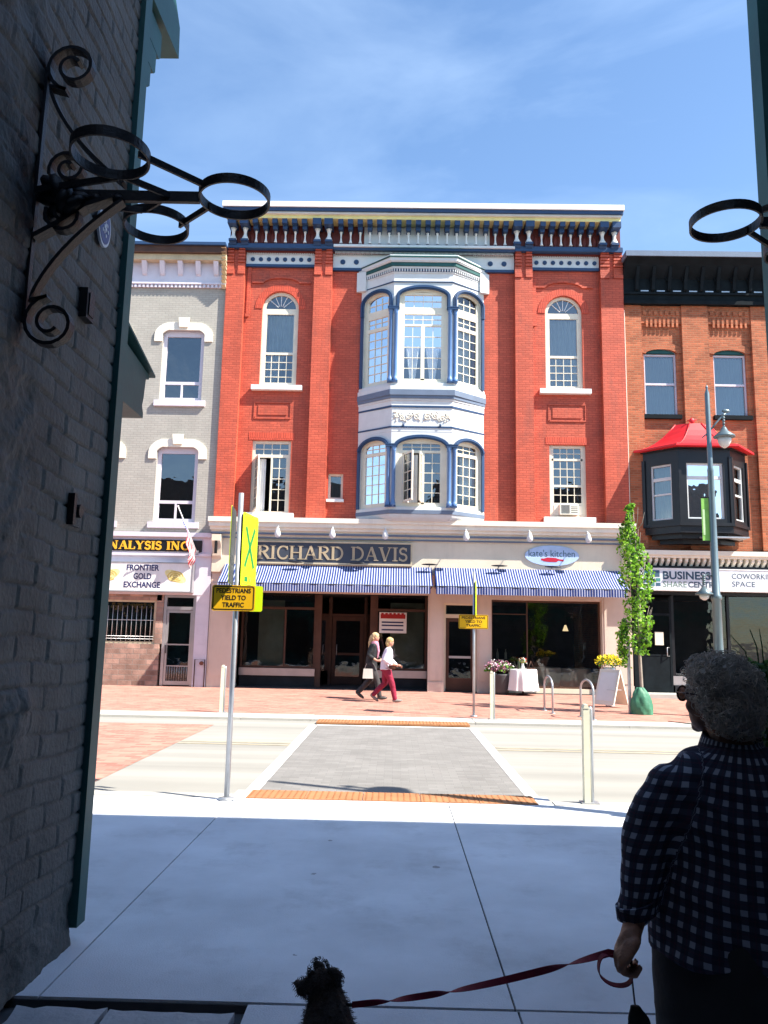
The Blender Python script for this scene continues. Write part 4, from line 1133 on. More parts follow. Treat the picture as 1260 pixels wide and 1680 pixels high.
# ------------------------------------------------------------------ orange brick building on the right
OB = thing('brick_building', 'orange brick building with black cornice and black bay window under a red roof', 'building', (9.6, YF, 0))
ox0, ox1 = 7.35, 12.1
mb = MB()
wr = [(8.00, 9.06, 8.90, 11.16, .18), (10.26, 11.32, 8.90, 11.16, .18)]
facade(mb, ox0, ox1, 4.5, 12.7, YF + .10, wr + [(8.2, 10.9, 5.2, 7.6, 0)], .26)
mb.build('wall', 'orange', OB)
for a, b in ((7.36, 7.92), (9.24, 10.10), (11.50, 12.1)):
    q = MB(); q.box(a, b, YF - .02, YF + .098, 4.5, 12.6); q.build('pilaster', 'orange', OB)
box_shell(OB, ox0, ox1, YF, YF + 13, 13.9, 'orange')
for a, b in ((7.92, 9.24), (10.10, 11.50)):
    q = MB(); w = (b - a)
    q.box(a + .001, b - .001, YF + .03, YF + .097, 12.0, 12.60)
    for k in range(7): q.box(a + .08 + k * w / 7.4, a + .08 + k * w / 7.4 + .10, YF - .005, YF + .029, 12.28, 12.42)
    for k in range(8): q.box(a + .16 + k * w / 9.4, a + .16 + k * w / 9.4 + .07, YF + .005, YF + .0295, 11.86, 12.2)
    q.ribbon(arc((a + b) / 2, 11.0, .62, .24, 14), .22, YF + .07, YF + .0975)
    q.build('brick_corbelling', 'orange', OB)
for (a, b, c, d, r) in wr:
    w = b - a; h = d - c
    window(OB, I(a, c, YF + .18), w, h, .055, 'lavender', r, bars=[(.055, w - .055, 1.03, 1.10), (.055, w - .055, 2.02, 2.10)], panes=[(.05, w - .05, .05, 2.05)], curtains=[(.06, w - .06, .06, 2.0, 'full', 'blind')], sill=(.08, .2, .14), sillm='blackgreen')
    q = MB(); q.prism([(a + .03, c + 2.10), (b - .03, c + 2.10)] + arc((a + b) / 2, d - r, w / 2 - .03, r - .03, 12, 0, 180), 'y', YF + .155, YF + .179); q.build('window_head', 'darkteal', OB)
# black cornice
q = MB()
q.box(ox0, ox1, YF - .06, YF + .3, 12.62, 13.80, 0)
q.box(ox0, ox1, YF - .16, YF - .0601, 12.60, 12.72, 0); q.box(ox0, ox1, YF - .12, YF - .0601, 12.95, 13.02, 0)
q.prism([(YF - .0602, 13.5), (YF - .40, 13.85), (YF - .62, 14.02), (YF + .3, 14.02), (YF + .3, 13.81)], 'x', ox0, ox1, 0)
q.box(ox0 - .05, ox1, YF - .66, YF + .35, 14.02, 14.20, 1)
CB = q.build('cornice', ['blackgreen', 'greyblue'], OB)
for k in range(9):
    x = 7.78 + k * .53
    q = MB(); q.prism([(YF - .0605, 13.05), (YF - .15, 13.10), (YF - .20, 13.4), (YF - .38, 13.80), (YF - .0605, 13.80)], 'x', x - .05, x + .05)
    q.box(x + .14, x + .40, YF - .075, YF - .0605, 13.06, 13.10, 1)
    q.ribbon(arc(x + .265, 13.42, .2, .2, 10), .04, YF - .12, YF - .0605)
    q.build('bracket', ['blackgreen', 'galv'], CB)
# party wall edge strip
q = MB(); q.box(7.345, 7.375, YF - .06, YF + .0, 4.6, 12.4); q.build('party_joint', 'beigelt', OB)
# black bay
BX = 9.45
def obay(o): return [(BX - 1.62 - o, YF - .021), (BX - .80 - o * .5, YF - .85 - o), (BX + .80 + o * .5, YF - .85 - o), (BX + 1.62 + o, YF - .021)]
for nm_, zz_ in (('bay_base', ((4.66, 4.80, -.45), (4.80, 4.95, -.2), (4.95, 5.16, .0), (5.16, 5.26, .06))), ('bay_frieze', ((7.32, 7.56, .0), (7.56, 7.66, .08)))):
    q = MB()
    for z0, z1, o in zz_: q.prism(obay(o), 'z', z0, z1 - .001)
    q.build(nm_, 'black', OB)
pl = obay(0)
for n_, (p, r_) in enumerate(zip(pl, pl[1:])):
    d_ = Vector((r_[0] - p[0], r_[1] - p[1], 0)); L_ = d_.length; ang = math.atan2(d_.y, d_.x)
    T = Matrix.Translation((p[0], p[1], 5.26)) @ Matrix.Rotation(ang, 4, 'Z')
    o = (.24, L_ - .24, .12, 1.86, 0); q = MB(T); facade(q, 0, L_, 0, 2.06, 0, [o], .14); q.ribbon([(.02, 0), (.02, 2.06)], .1, -.05, -.002); q.ribbon([(L_ - .02, 0), (L_ - .02, 2.06)], .1, -.05, -.002)
    q.build('bay_wall', 'black', OB)
    W = o[1] - o[0]; hh = o[3] - o[2]
    window(OB, T @ Matrix.Translation((o[0], .05, o[2])), W, hh, .05, 'bluewhite', bars=[(.05, W - .05, hh - .50, hh - .40)] + ([(.05, W - .05, .78, .83)] if n_ != 1 else []), curtains=[(.04, W - .04, .04, hh - .04, 'full', 'blind')])
q = MB(); A = obay(.26); B = [(BX - .55, YF - .02), (BX - .18, YF - .28), (BX + .18, YF - .28), (BX + .55, YF - .02)]
lv = []
for k in range(7):
    t = k / 6; zz = 7.66 + .88 * (t ** 1.9); lv.append([(a_[0] * (1 - t) + b_[0] * t, a_[1] * (1 - t) + b_[1] * t, zz) for a_, b_ in zip(A, B)])
for u, v in zip(lv, lv[1:]):
    for k in range(3): q.face([u[k], u[k + 1], v[k + 1], v[k]])
q.face(lv[0][::-1]); q.face(lv[-1])
q.prism(obay(.30), 'z', 7.60, 7.66)
for k in range(4): q.tube([l[k] for l in lv], .025, 6)
q.build('bay_roof', 'redroof', OB)
q = MB(); q.ell((BX - .1, YF - .26, 8.62), (.09, .05, .1), 8); q.tube([(BX - .25, YF - .26, 8.62), (BX + .05, YF - .26, 8.66)], .02, 6); q.build('roof_finial', 'redroof', OB)
q = MB(); q.box(9.28, 10.7, YF - .9, YF - .02, 4.80, 4.84); q.build('bay_ledge', 'galv', OB)
# shopfront: dentil cornice
q = MB()
q.box(ox0 + .02, ox1, YF - .10, YF + .3, 3.10, 4.50, 0)
q.box(ox0 + .0, ox1, YF - .46, YF - .101, 4.30, 4.44, 1); q.box(ox0, ox1, YF - .40, YF - .102, 4.22, 4.30, 1); q.box(ox0, ox1, YF - .14, YF - .1005, 3.90, 4.0, 0)
for k in range(26):
    x = 7.46 + k * .185; q.prism([(YF - .1006, 3.98), (YF - .16, 4.0), (YF - .34, 4.12), (YF - .34, 4.219), (YF - .1006, 4.219)], 'x', x, x + .085, 1)
q.build('shop_cornice', ['black', 'beigelt'], OB)
q = MB(); q.box(ox0 + .02, 7.66, YF - .03, YF + .4, 0, 3.099); q.box(11.9, ox1, YF - .03, YF + .4, 0, 3.099); q.build('pier', 'blackgreen', OB)
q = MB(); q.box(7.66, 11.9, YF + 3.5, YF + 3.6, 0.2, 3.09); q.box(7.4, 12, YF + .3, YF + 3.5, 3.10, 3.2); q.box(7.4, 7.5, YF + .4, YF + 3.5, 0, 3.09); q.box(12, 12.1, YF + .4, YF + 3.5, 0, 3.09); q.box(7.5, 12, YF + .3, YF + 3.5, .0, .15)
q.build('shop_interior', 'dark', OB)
q = MB(); q.box(7.66, 11.9, YF + .06, YF + .22, .35, .62, 0); q.box(8.60, 11.9, YF + .0, YF + .0595, .06, .35, 1); q.box(8.58, 8.66, YF + .08, YF + .2, .62, 3.09, 1); q.box(10.3, 10.38, YF + .08, YF + .2, .62, 3.09, 1)
sw2 = q.build('shop_window', ['alum', 'black'], OB)
q = MB(); q.face([(8.6, YF + .14, .6), (11.9, YF + .14, .6), (11.9, YF + .14, 3.09), (8.6, YF + .14, 3.09)]); q.build('pane', 'g_shop', sw2)
q = MB(); a, b, y = 7.68, 8.56, YF + .02
q.box(a, a + .07, y, y + .05, .12, 3.05); q.box(b - .07, b, y, y + .05, .12, 3.05); q.box(a + .07, b - .07, y, y + .05, .12, .30); q.box(a + .07, b - .07, y, y + .05, 1.22, 1.27); q.box(a + .07, b - .07, y, y + .05, 2.45, 2.53); q.box(a + .07, b - .07, y + .01, y + .04, .30, 1.22)
D = q.build('door', 'blackgreen', OB)
q = MB(); q.face([(a, y + .03, 1.25), (b, y + .03, 1.25), (b, y + .03, 3.0), (a, y + .03, 3.0)]); q.build('pane', 'g_shop', D)
q = MB(); q.tube([(b - .10, y - .01, 1.22), (b - .18, y - .06, 1.22), (b - .18, y - .06, 1.48), (b - .10, y - .01, 1.48)], .013, 8); q.build('handle', 'alum', D)
q = MB(); q.box(a + .36, b - .26, y - .006, y + .028, 1.55, 1.95); q.build('notice', 'cream', D)
q = MB(); q.box(7.4, 11.9, YF - .9, YF + .01, 0.001, .12); q.build('doorstep', 'kerb', OB)
# shop sign
t = signboard('shop_sign', 'long pale sign reading BUSINESS SHARECENTRE with a green square logo', 7.52, 11.9, YF - .42, YF - .15, 3.24, 3.86, mat('pale_sign_face', (0.62, 0.66, 0.70), .5), 'white')
q = MB(); lettering(q, 'BUSINESS', 8.20, 9.66, 3.55, 3.80, YF - .424, bold=True); q.build('lettering', mat('slate_ink', (0.03, 0.07, 0.11)), t)
q = MB(); lettering(q, 'SHARE', 8.20, 8.92, 3.31, 3.49, YF - .424); q.build('green_lettering', mat('grey_green_ink', (0.13, 0.22, 0.17)), t)
q = MB(); lettering(q, 'CENTRE', 8.96, 9.86, 3.31, 3.49, YF - .424, bold=True); q.build('dark_lettering', mat('slate_ink_c', (0.05, 0.08, 0.12)), t); q = MB(); lettering(q, 'COWORKING', 10.30, 11.70, 3.60, 3.76, YF - .424); lettering(q, 'SPACE', 10.30, 11.0, 3.36, 3.52, YF - .424); q.build('dark_lettering', mat('slate_ink_b', (0.06, 0.10, 0.14)), t)
q = MB()
for (x, z, w, h, m) in ((7.62, 3.66, .18, .16, 0), (7.84, 3.62, .26, .20, 1), (7.62, 3.44, .18, .16, 1), (7.84, 3.34, .10, .22, 0), (7.98, 3.34, .14, .10, 1), (7.62, 3.32, .18, .08, 0), (7.98, 3.48, .14, .10, 0)): q.box(x, x + w, YF - .426, YF - .4205, z, z + h, m)
q.build('logo', [mat('teal_print', (0.06, 0.22, 0.20)), mat('navy_print', (0.04, 0.10, 0.16))], t)

# plain neighbour on the far right and left, mostly beyond the frame
NB = thing('brick_building', 'plain dark brick building at the far right edge behind the green corner pilaster', 'building', (16, YF, 0))
mb = MB(); facade(mb, 12.1, 20, 0, 13.2, YF, [(13.2 + k * 2.2, 14.3 + k * 2.2, z, z + 2, 0) for k in range(3) for z in (5.4, 9.2)], .2); mb.build('wall', 'orange', NB)
for k in range(3):
    for z in (5.4, 9.2): window(NB, I(13.2 + k * 2.2, z, YF + .1), 1.1, 2, .08, 'white', bars=[(.08, 1.02, .98, 1.05)], sill=(.1, .2, .14))
mb = MB(); mb.box(12.1, 20, YF - .4, YF - .001, 13.2, 13.8); mb.build('cornice', 'brownw', NB); box_shell(NB, 12.1, 20, YF, YF + 12, 13.6)

# ------------------------------------------------------------------ signs, awnings and lamps on the red building
t = signboard('shop_sign', 'slate blue board reading RICHARD DAVIS in tan serif capitals above the striped awning', -4.44, .46, YF - .19, YF - .101, 3.88, 4.50, 'signblue', 'tan', .05)
q = MB(); serif_text(q, 'RICHARD DAVIS', -4.34, .38, 3.97, 4.40, YF - .205, heavy=.92); q.build('lettering', 'signtan', t)
t = thing('shop_sign', "pale blue oval sign reading kate's kitchen over the right awning", 'sign', (4.87, YF - .1, 3.92))
q = MB(); q.prism([(4.87 + .84 * cos(k * pi / 20), 4.24 + .32 * sin(k * pi / 20)) for k in range(40)], 'y', YF - .15, YF - .101); q.build('board', mat('pale_blue_board', (0.40, 0.53, 0.74), .5), t)
q = MB(); lettering(q, "kate's kitchen", 4.14, 5.58, 4.20, 4.42, YF - .153); q.build('lettering', mat('slate_letter', (0.05, 0.12, 0.17)), t)
q = MB(); q.prism([(4.52, 4.10), (4.62, 4.06), (4.78, 4.04), (5.0, 4.04), (5.08, 4.09), (5.22, 4.06), (5.24, 4.12), (5.1, 4.13), (4.98, 4.17), (4.72, 4.18), (4.6, 4.14), (4.54, 4.15)], 'y', YF - .155, YF - .1505); q.build('red_emblem', mat('crimson_print', (0.45, 0.01, 0.04)), t)
MT['awn'] = stripes('awning_stripes', (0.014, 0.034, 0.155), (0.40, 0.43, 0.56), 0.078, 'X', fac=.62)
def awning(x0, x1, label):
    t = thing('awning', label, 'awning', ((x0 + x1) / 2, YF - .1, 2.9), 'striped awnings over the shopfronts')
    q = MB(); n = 40; yA, zA, yB, zB = YF - .105, 3.80, YF - 1.08, 3.16
    rows = 8
    for k in range(rows):
        s0, s1 = k / rows, (k + 1) / rows
        f = lambda s: (yA + (yB - yA) * s, zA + (zB - zA) * s - .035 * sin(pi * s))
        a, b = f(s0), f(s1); q.face([(x0, a[0], a[1]), (x1, a[0], a[1]), (x1, b[0], b[1]), (x0, b[0], b[1])], 0, True)
    for x in (x0, x1): q.face([(x, yA, zA), (x, yB, zB), (x, yA, zB)])
    q.build('canopy', 'awn', t)
    q = MB(); m_ = int((x1 - x0) / .078)
    for k in range(m_):
        a = x0 + k * .078; b = a + .078
        P = [(a, 3.15), (a, 2.94)] + [(a + .078 * j / 4, 2.94 - .02 * sin(pi * j / 4)) for j in (1, 2, 3)] + [(b, 2.94), (b, 3.15)]
        wv = .012 * sin(k * .9) 
        q.prism(P, 'y', yB - .012 + wv, yB - .008 + wv)
    q.build('valance', 'awn', t)
    q = MB(); q.tube([(x0, yB, 3.155), (x1, yB, 3.155)], .016, 8); q.tube([(x0 + .02, yA, 3.14), (x0 + .02, yB, 3.14)], .014, 6); q.tube([(x1 - .02, yA, 3.14), (x1 - .02, yB, 3.14)], .014, 6)
    x = x0 + 1.1
    while x < x1: q.tube([(x, yA, 3.72), (x, yB + .02, 3.12)], .012, 6); x += 1.4
    q.build('frame', 'signback', t)
awning(-5.35, 1.12, 'blue and white striped awning under the RICHARD DAVIS sign')
awning(1.22, 6.98, "blue and white striped awning under the kate's kitchen sign")
# black goose-neck lamps and white floodlights
def wall_lamp(x, label, first=None):
    if first is not None: return dup(first, (x, YF - .13, 4.86), label)
    t = thing('wall_lamp', label, 'lamp', (x, YF - .13, 4.86), 'white lamps under the shop cornice')
    q = MB(); q.tube([(x, YF - .2, 4.9), (x, YF - .42, 4.98), (x, YF - .52, 4.90)], .015, 6); q.build('arm', 'white', t)
    q = MB(); q.lathe([(.03, .16), (.05, .12), (.085, .02), (.10, -.06), (.07, -.13), (.03, -.15)], (x, YF - .53, 4.76), 14); q.build('lamp_shade', 'bluewhite', t)
    return t
L0 = wall_lamp(-3.68, 'white lamp over the left half of the RICHARD DAVIS board')
for x, l in ((-1.98, 'white wall lamp over the middle of the RICHARD DAVIS board'), (-.34, 'white wall lamp over the right end of the RICHARD DAVIS board'), (2.16, 'white wall lamp over the bare fascia between the two shop signs'), (4.12, "white wall lamp above the kate's kitchen oval"), (5.92, 'rightmost white wall lamp under the shop cornice, beyond the oval sign')):
    wall_lamp(x, l, L0)
def awn_lamp(x, label, first=None):
    if first is not None: return dup(first, (x, YF - .1, 3.8), label)
    t = thing('picture_lamp', label, 'lamp', (x, YF - .1, 3.8), 'low dark lamps behind the awning top')
    q = MB(); q.tube([(x, YF - .10, 3.84), (x, YF - .34, 3.90)], .012, 6); q.build('arm', 'black', t)
    q = MB(); q.ell((x, YF - .4, 3.87), (.26, .07, .03), 12); q.build('lamp_shade', 'black', t)
    return t
A0 = awn_lamp(-3.1, 'long black lamp on the awning top below the letters RICH')
for x, l in ((-1.2, 'long black lamp on the awning top below the letters RD'), (1.05, 'long black lamp on the awning top over the gap between the awnings'), (3.2, 'long black lamp on the awning top above the yellow sign across the street'), (4.85, "long black lamp on the awning top right below the kate's kitchen oval")): awn_lamp(x, l, A0)
# lease poster behind the left glass
t = thing('poster', 'white poster with red heading behind the left shop window', 'poster', (-.06, YG - .03, 1.8))
q = MB(); q.box(-.50, .38, YG - .01, YG + .0, 1.76, 2.42, 0); q.box(-.46, .34, YG - .016, YG - .0105, 2.22, 2.36, 1)
for k in range(6): q.box(-.44 + k * .13, -.36 + k * .13, YG - .022, YG - .0165, 2.22 + .03 * (k % 3), 2.40, 1)
for z in (2.08, 1.98, 1.84): q.box(-.42, .28, YG - .016, YG - .0105, z, z + .045, 2)
q.build('sheet', ['white', mat('poster_red', (0.35, 0.02, 0.02)), 'navyink'], t)

# ------------------------------------------------------------------ restaurant furniture
def cloth_table(x, y, r, label, dim=False, h=.76):
    t = thing('table', label, 'table', (x, y, 0), 'white cloth covered tables at the restaurant')
    q = MB(); n = 72; prof = []
    for s, z in ((0.0, h), (1.0, h), (1.04, h - .03), (1.08, h * .5), (1.14, .14)):
        ring = []
        for k in range(n):
            a = 2 * pi * k / n; fold = 1 + (0.06 * sin(11 * a + 1) + .03 * sin(17 * a)) * (1 - z / h) * 1.3
            rr = r * s * fold
            ring.append(q._av((x + rr * cos(a), y + rr * sin(a), z + .002)))
        prof.append(ring)
    for A, B in zip(prof, prof[1:]):
        for k in range(n): q.fi([A[k], A[(k + 1) % n], B[(k + 1) % n], B[k]], 0, True)
    q.build('cloth', 'tableclothm', t)
    q = MB(); q.lathe([(.22, 0), (.22, .02), (.03, .05), (.03, h - .02)], (x, y, 0.0), 12); q.build('leg', 'iron', t)
    return t
cloth_table(3.86, YF - .62, .40, 'small round table in a white pleated cloth outside the restaurant window')
cloth_table(4.95, YF + 1.5, .50, 'dim white clothed table behind the middle of the restaurant window')
cloth_table(6.05 - .2, YF + 1.2, .46, 'dim white clothed table behind the right end of the restaurant window')
def bottle(x, y, z, label, m='wineb'):
    q = MB(); q.lathe([(.036, 0), (.038, .02), (.038, .19), (.014, .24), (.013, .31), (.015, .31)], (x, y, z), 12)
    q.build('bottle', m, None, label=label, category='bottle', group='bottles at the restaurant')
MT['wineb'] = mat('pale_bottle', (0.55, 0.5, 0.42), .3); MT['winec'] = mat('dark_bottle', (0.03, 0.04, 0.02), .2)
q = MB(); q.box(3.1, 4.05, YF + .5, YF + .8, .98, 1.02); q.box(3.12, 3.18, YF + .52, YF + .78, .02, .98); q.box(3.97, 4.03, YF + .52, YF + .78, .02, .98)
q.build('shelf', 'brownw', None, label='low wooden shelf inside the restaurant window carrying bottles', category='shelf')
bottle(3.26, YF + .6, 1.02, 'left pale bottle on the low shelf inside the restaurant window'); bottle(3.52, YF + .62, 1.02, 'right pale bottle on the low shelf inside the restaurant window')
bottle(3.72, YF - .70, .764, 'dark bottle standing on the outdoor white clothed table', 'winec')
t = thing('hanging_lamp', 'small warm hanging lamp deep inside the restaurant', 'lamp', (5.75, YF + 2.2, 1.8))
q = MB(); q.lathe([(.10, 0), (.03, .2)], (5.75, YF + 2.2, 1.95), 12); em = mat('lamp_glow', (0.9, 0.7, 0.4)); em.node_tree.nodes['Principled BSDF'].inputs['Emission Color'].default_value = (1, .7, .4, 1); em.node_tree.nodes['Principled BSDF'].inputs['Emission Strength'].default_value = .6
q.build('lamp_shade', em, t); q = MB(); q.tube([(5.75, YF + 2.2, 2.14), (5.75, YF + 2.2, 2.95)], .006, 6); q.build('cord', 'iron', t)
# things on the outdoor table
q = MB(); q.box(4.0, 4.22, YF - .72, YF - .5, .764, .80, 0); q.tube([(4.02, YF - .7, .80), (4.1, YF - .61, 1.0), (4.2, YF - .52, .80)], .012, 6); q.build('basket', ['brownw'], None, label='small brown handled basket on the outdoor white clothed table', category='basket')
MT['fpink'] = mat('pink_petals', (0.55, 0.25, 0.36), .8, .3, 20); MT['fpurple'] = mat('plum_petals', (0.22, 0.09, 0.16), .8, .3, 20); MT['fwhite'] = mat('white_petals', (0.75, 0.72, 0.7), .8)
MT['fyellow'] = mat('yellow_petals', (0.75, 0.62, 0.02), .8, .25, 20); MT['fred'] = mat('red_petals', (0.6, 0.05, 0.03), .8)
MT['leafd'] = mat('dark_leaf', (0.03, 0.07, 0.025), .6, .35, 12); MT['leafm'] = mat('mid_leaf', (0.13, 0.32, 0.03), .6, .35, 12); MT['leafl'] = mat('light_leaf', (0.32, 0.56, 0.05), .6, .3, 12)
for m_ in ('leafd', 'leafm', 'leafl'):
    nt = MT[m_].node_tree; b_ = nt.nodes['Principled BSDF']
    tl = nt.nodes.new('ShaderNodeBsdfTranslucent'); tl.inputs[0].default_value = {'leafd': (.05, .12, .02, 1), 'leafm': (.16, .4, .03, 1), 'leafl': (.3, .6, .05, 1)}[m_]
    mx_ = nt.nodes.new('ShaderNodeMixShader'); mx_.inputs[0].default_value = .4
    nt.links.new(b_.outputs[0], mx_.inputs[1]); nt.links.new(tl.outputs[0], mx_.inputs[2]); nt.links.new(mx_.outputs[0], nt.nodes['Material Output'].inputs['Surface'])
def leaf_cloud(mb, n, pos, size, mats=3, seed=1, flat=.0):
    rnd = random.Random(seed)
    for _ in range(n):
        p = Vector(pos(rnd)); s = size * rnd.uniform(.6, 1.3)
        R3 = Matrix.Rotation(rnd.uniform(0, 6.28), 3, 'Z') @ Matrix.Rotation(rnd.uniform(-1.2, 1.2), 3, 'X') @ Matrix.Rotation(rnd.uniform(0, 6.28), 3, 'Y')
        L4 = [(0, -.5, 0), (.3, -.1, .06), (.22, .25, .04), (0, .5, 0), (-.22, .25, .04), (-.3, -.1, .06)]
        mb.face([p + R3 @ Vector(q) * s for q in L4], rnd.choices(range(mats), [1, 2, 2][:mats])[0])
def shell(c, r):
    def f(rnd):
        a = rnd.uniform(0, 2 * pi); b = rnd.uniform(-.35, 1); k = rnd.uniform(.7, 1.05)
        q = sqrt(max(0, 1 - b * b)); return (c[0] + r[0] * k * q * cos(a), c[1] + r[1] * k * q * sin(a), c[2] + r[2] * k * b)
    return f
t = thing('flower_planter', 'dark planter full of pink and plum flowers beside the outdoor white clothed table', 'planter', (3.22, YF - .5, 0))
q = MB(); q.lathe([(.20, 0), (.24, .1), (.29, .56), (.30, .60), (.25, .60), (.25, .54)], (3.22, YF - .5, 0.001), 20); q.build('pot', mat('dark_grey_pot', (0.06, 0.06, 0.065), .6, .2), t)
q = MB(); leaf_cloud(q, 420, shell((3.16, YF - .5, .74), (.42, .34, .22)), .09, 3, 3); q.build('leaves', ['leafd', 'fpurple', 'leafm'], t)
q = MB(); leaf_cloud(q, 240, shell((3.14, YF - .5, .80), (.44, .36, .22)), .075, 3, 5); q.build('flowers', ['fpink', 'fwhite', 'fpink'], t)
t = thing('flower_vase', 'small vase of red and pale flowers on the outdoor white clothed table', 'vase', (3.86, YF - .6, .764))
q = MB(); q.lathe([(.04, 0), (.06, .05), (.035, .13), (.045, .16)], (3.86, YF - .58, .764), 12); q.build('vase', 'bluewhite', t)
q = MB(); leaf_cloud(q, 90, shell((3.86, YF - .58, .98), (.13, .12, .12)), .06, 3, 8); q.build('flowers', ['fred', 'fwhite', 'leafm'], t)
# sandwich board with yellow flowers
t = thing('sandwich_board', 'white folding pavement board standing open on the brick pavement', 'sign', (5.42, 20.3, 0))
for s, nm in ((-1, 'panel'), (1, 'panel')):
    q = MB(Matrix.Translation((5.42, 20.3, .93)) @ Matrix.Rotation(radians(38), 4, 'Z') @ Matrix.Rotation(radians(19 * -s), 4, 'Y'))
    q.box(-.018, .018, -.30, .30, -.90, .0, 0); q.box(-.024 if s < 0 else .0181, -.0181 if s < 0 else .024, -.24, .24, -.80, -.08, 1)
    q.build('panel', ['beigelt', 'white'], t)
q = MB(); q.tube([(5.24, 20.0, .45), (5.60, 20.0, .45)], .008, 6); q.build('chain', 'galv', t)
t = thing('flower_pot', 'pot of bright yellow chrysanthemums behind the sandwich board', 'flower pot', (5.52, 20.75, 0))
q = MB(); q.lathe([(.12, 0), (.12, .02), (.04, .04), (.035, .74), (.13, .78), (.16, .96), (.15, .97), (.12, .92)], (5.52, 20.75, 0.001), 16); q.build('pot_stand', 'galv', t)
q = MB(); leaf_cloud(q, 260, shell((5.52, 20.75, 1.06), (.34, .3, .18)), .07, 2, 11); q.build('leaves', ['leafm', 'leafd'], t)
q = MB(); leaf_cloud(q, 520, shell((5.52, 20.75, 1.10), (.35, .31, .20)), .055, 1, 12); q.build('flowers', ['fyellow'], t)

# ------------------------------------------------------------------ street tree
def street_tree():
    rnd = random.Random(21)
    tx, ty = 5.66, 18.6
    t = thing('street_tree', 'slim upright young tree with bright green leaves on the far pavement', 'tree', (tx, ty, 0))
    q = MB(); path = [(tx, ty, 0), (tx + .01, ty, .6), (tx - .01, ty, 1.3), (tx + .02, ty, 2.2), (tx, ty, 3.2), (tx - .04, ty, 4.1), (tx - .06, ty, 4.7)]
    q.tube(path, [.045, .04, .036, .03, .022, .014, .005], 8)
    br = []
    for k in range(34):
        z = rnd.uniform(1.25, 4.3); a = rnd.uniform(0, 2 * pi); l = rnd.uniform(.25, .42) * (1.1 - .13 * z)
        p0 = Vector((tx, ty, z)); p1 = p0 + Vector((cos(a) * l * .7, sin(a) * l * .7, l * .9)); p2 = p1 + Vector((cos(a) * .06, sin(a) * .06, .25))
        q.tube([p0, p1, p2], [.012, .008, .003], 5); br.append((p0, p1, p2))
    # drooping shoots on the left
    sh = []
    for k in range(4):
        p0 = Vector((tx - .05, ty, 1.6 + .1 * k)); p1 = p0 + Vector((-.22 - .03 * k, -.05, .25)); p2 = p1 + Vector((-.12, 0, -.35)); p3 = p2 + Vector((.03, 0, -.45))
        q.tube([p0, p1, p2, p3], [.01, .007, .005, .002], 5); sh.append((p1, p2, p3))
    q.build('trunk', mat('young_bark', (0.30, 0.26, 0.22), .8, .2, 8, .4, 40), t)
    def pos(r):
        while True:
            if r.random() < .08:
                s = r.choice(sh); u = r.random(); p = (s[0].lerp(s[1], u) if r.random() < .5 else s[1].lerp(s[2], u)); return (p.x + r.gauss(0, .04), p.y + r.gauss(0, .04), p.z + r.gauss(0, .03))
            z = r.uniform(1.35, 4.85); h = (z - 1.35) / 3.5
            R_w = (.16 + .30 * sin(pi * min(1, h * .9 + .12))) * (1 - .35 * h) + (.05 if 3.0 < z < 3.9 else 0)
            a = r.uniform(0, 2 * pi); k = sqrt(r.random())
            cx = tx - .02 + .10 * sin(z * 2.6) - (.10 if z > 2.9 else -.04); 
            if mnoise.noise(Vector((cos(a) * 1.5, sin(a) * 1.5, z * 2.3))) < .02 and k > .35: continue
            return (cx + R_w * k * cos(a), ty + R_w * k * sin(a), z)
    q = MB(); leaf_cloud(q, 3200, pos, .09, 3, 33); q.build('crown', ['leafd', 'leafm', 'leafl'], t)
    q = MB(); n = 40; rg = []
    for k_ in range(22):
        u = k_ / 21; z = .60 * u; r0 = .215 + .03 * sin(u * 2.2) - .17 * u ** 2.4; ring = []
        for j_ in range(n):
            a = 2 * pi * j_ / n
            w_ = .020 * mnoise.noise(Vector((cos(a) * 2.2, sin(a) * 2.2, z * 5))) + .014 * sin(5 * a + 9 * z) * u + .010 * mnoise.noise(Vector((cos(a) * 6, sin(a) * 6, z * 14)))
            r = r0 * (1 + .10 * cos(2 * a + .5)) + w_
            ring.append(q._av((tx + .01 + r * cos(a) - .03 * u, ty + r * .85 * sin(a), z)))
        rg.append(ring)
    for A, B in zip(rg, rg[1:]):
        for j_ in range(n): q.fi([A[j_], A[(j_ + 1) % n], B[(j_ + 1) % n], B[j_]], 0, True)
    q.fi(rg[-1])
    o = q.build('watering_bag', mat('green_bag', (0.05, 0.19, 0.115), .55, .3, 5, .6, 18), t)
    t2 = thing('tree_stake', 'grey wooden stake tied beside the slim street tree', 'stake', (tx - .24, ty + .1, 0))
    q = MB(); q.box(tx - .27, tx - .21, ty + .07, ty + .13, 0, 1.75); q.build('stake', 'galv', t2); q = MB(); q.strap([(tx - .21, ty + .08, 1.5), (tx, ty - .05, 1.5), (tx + .06, ty, 1.5), (tx - .21, ty + .12, 1.5)], .03, .004, (0, 0, 1)); q.build('tie', 'iron', t2)
street_tree()

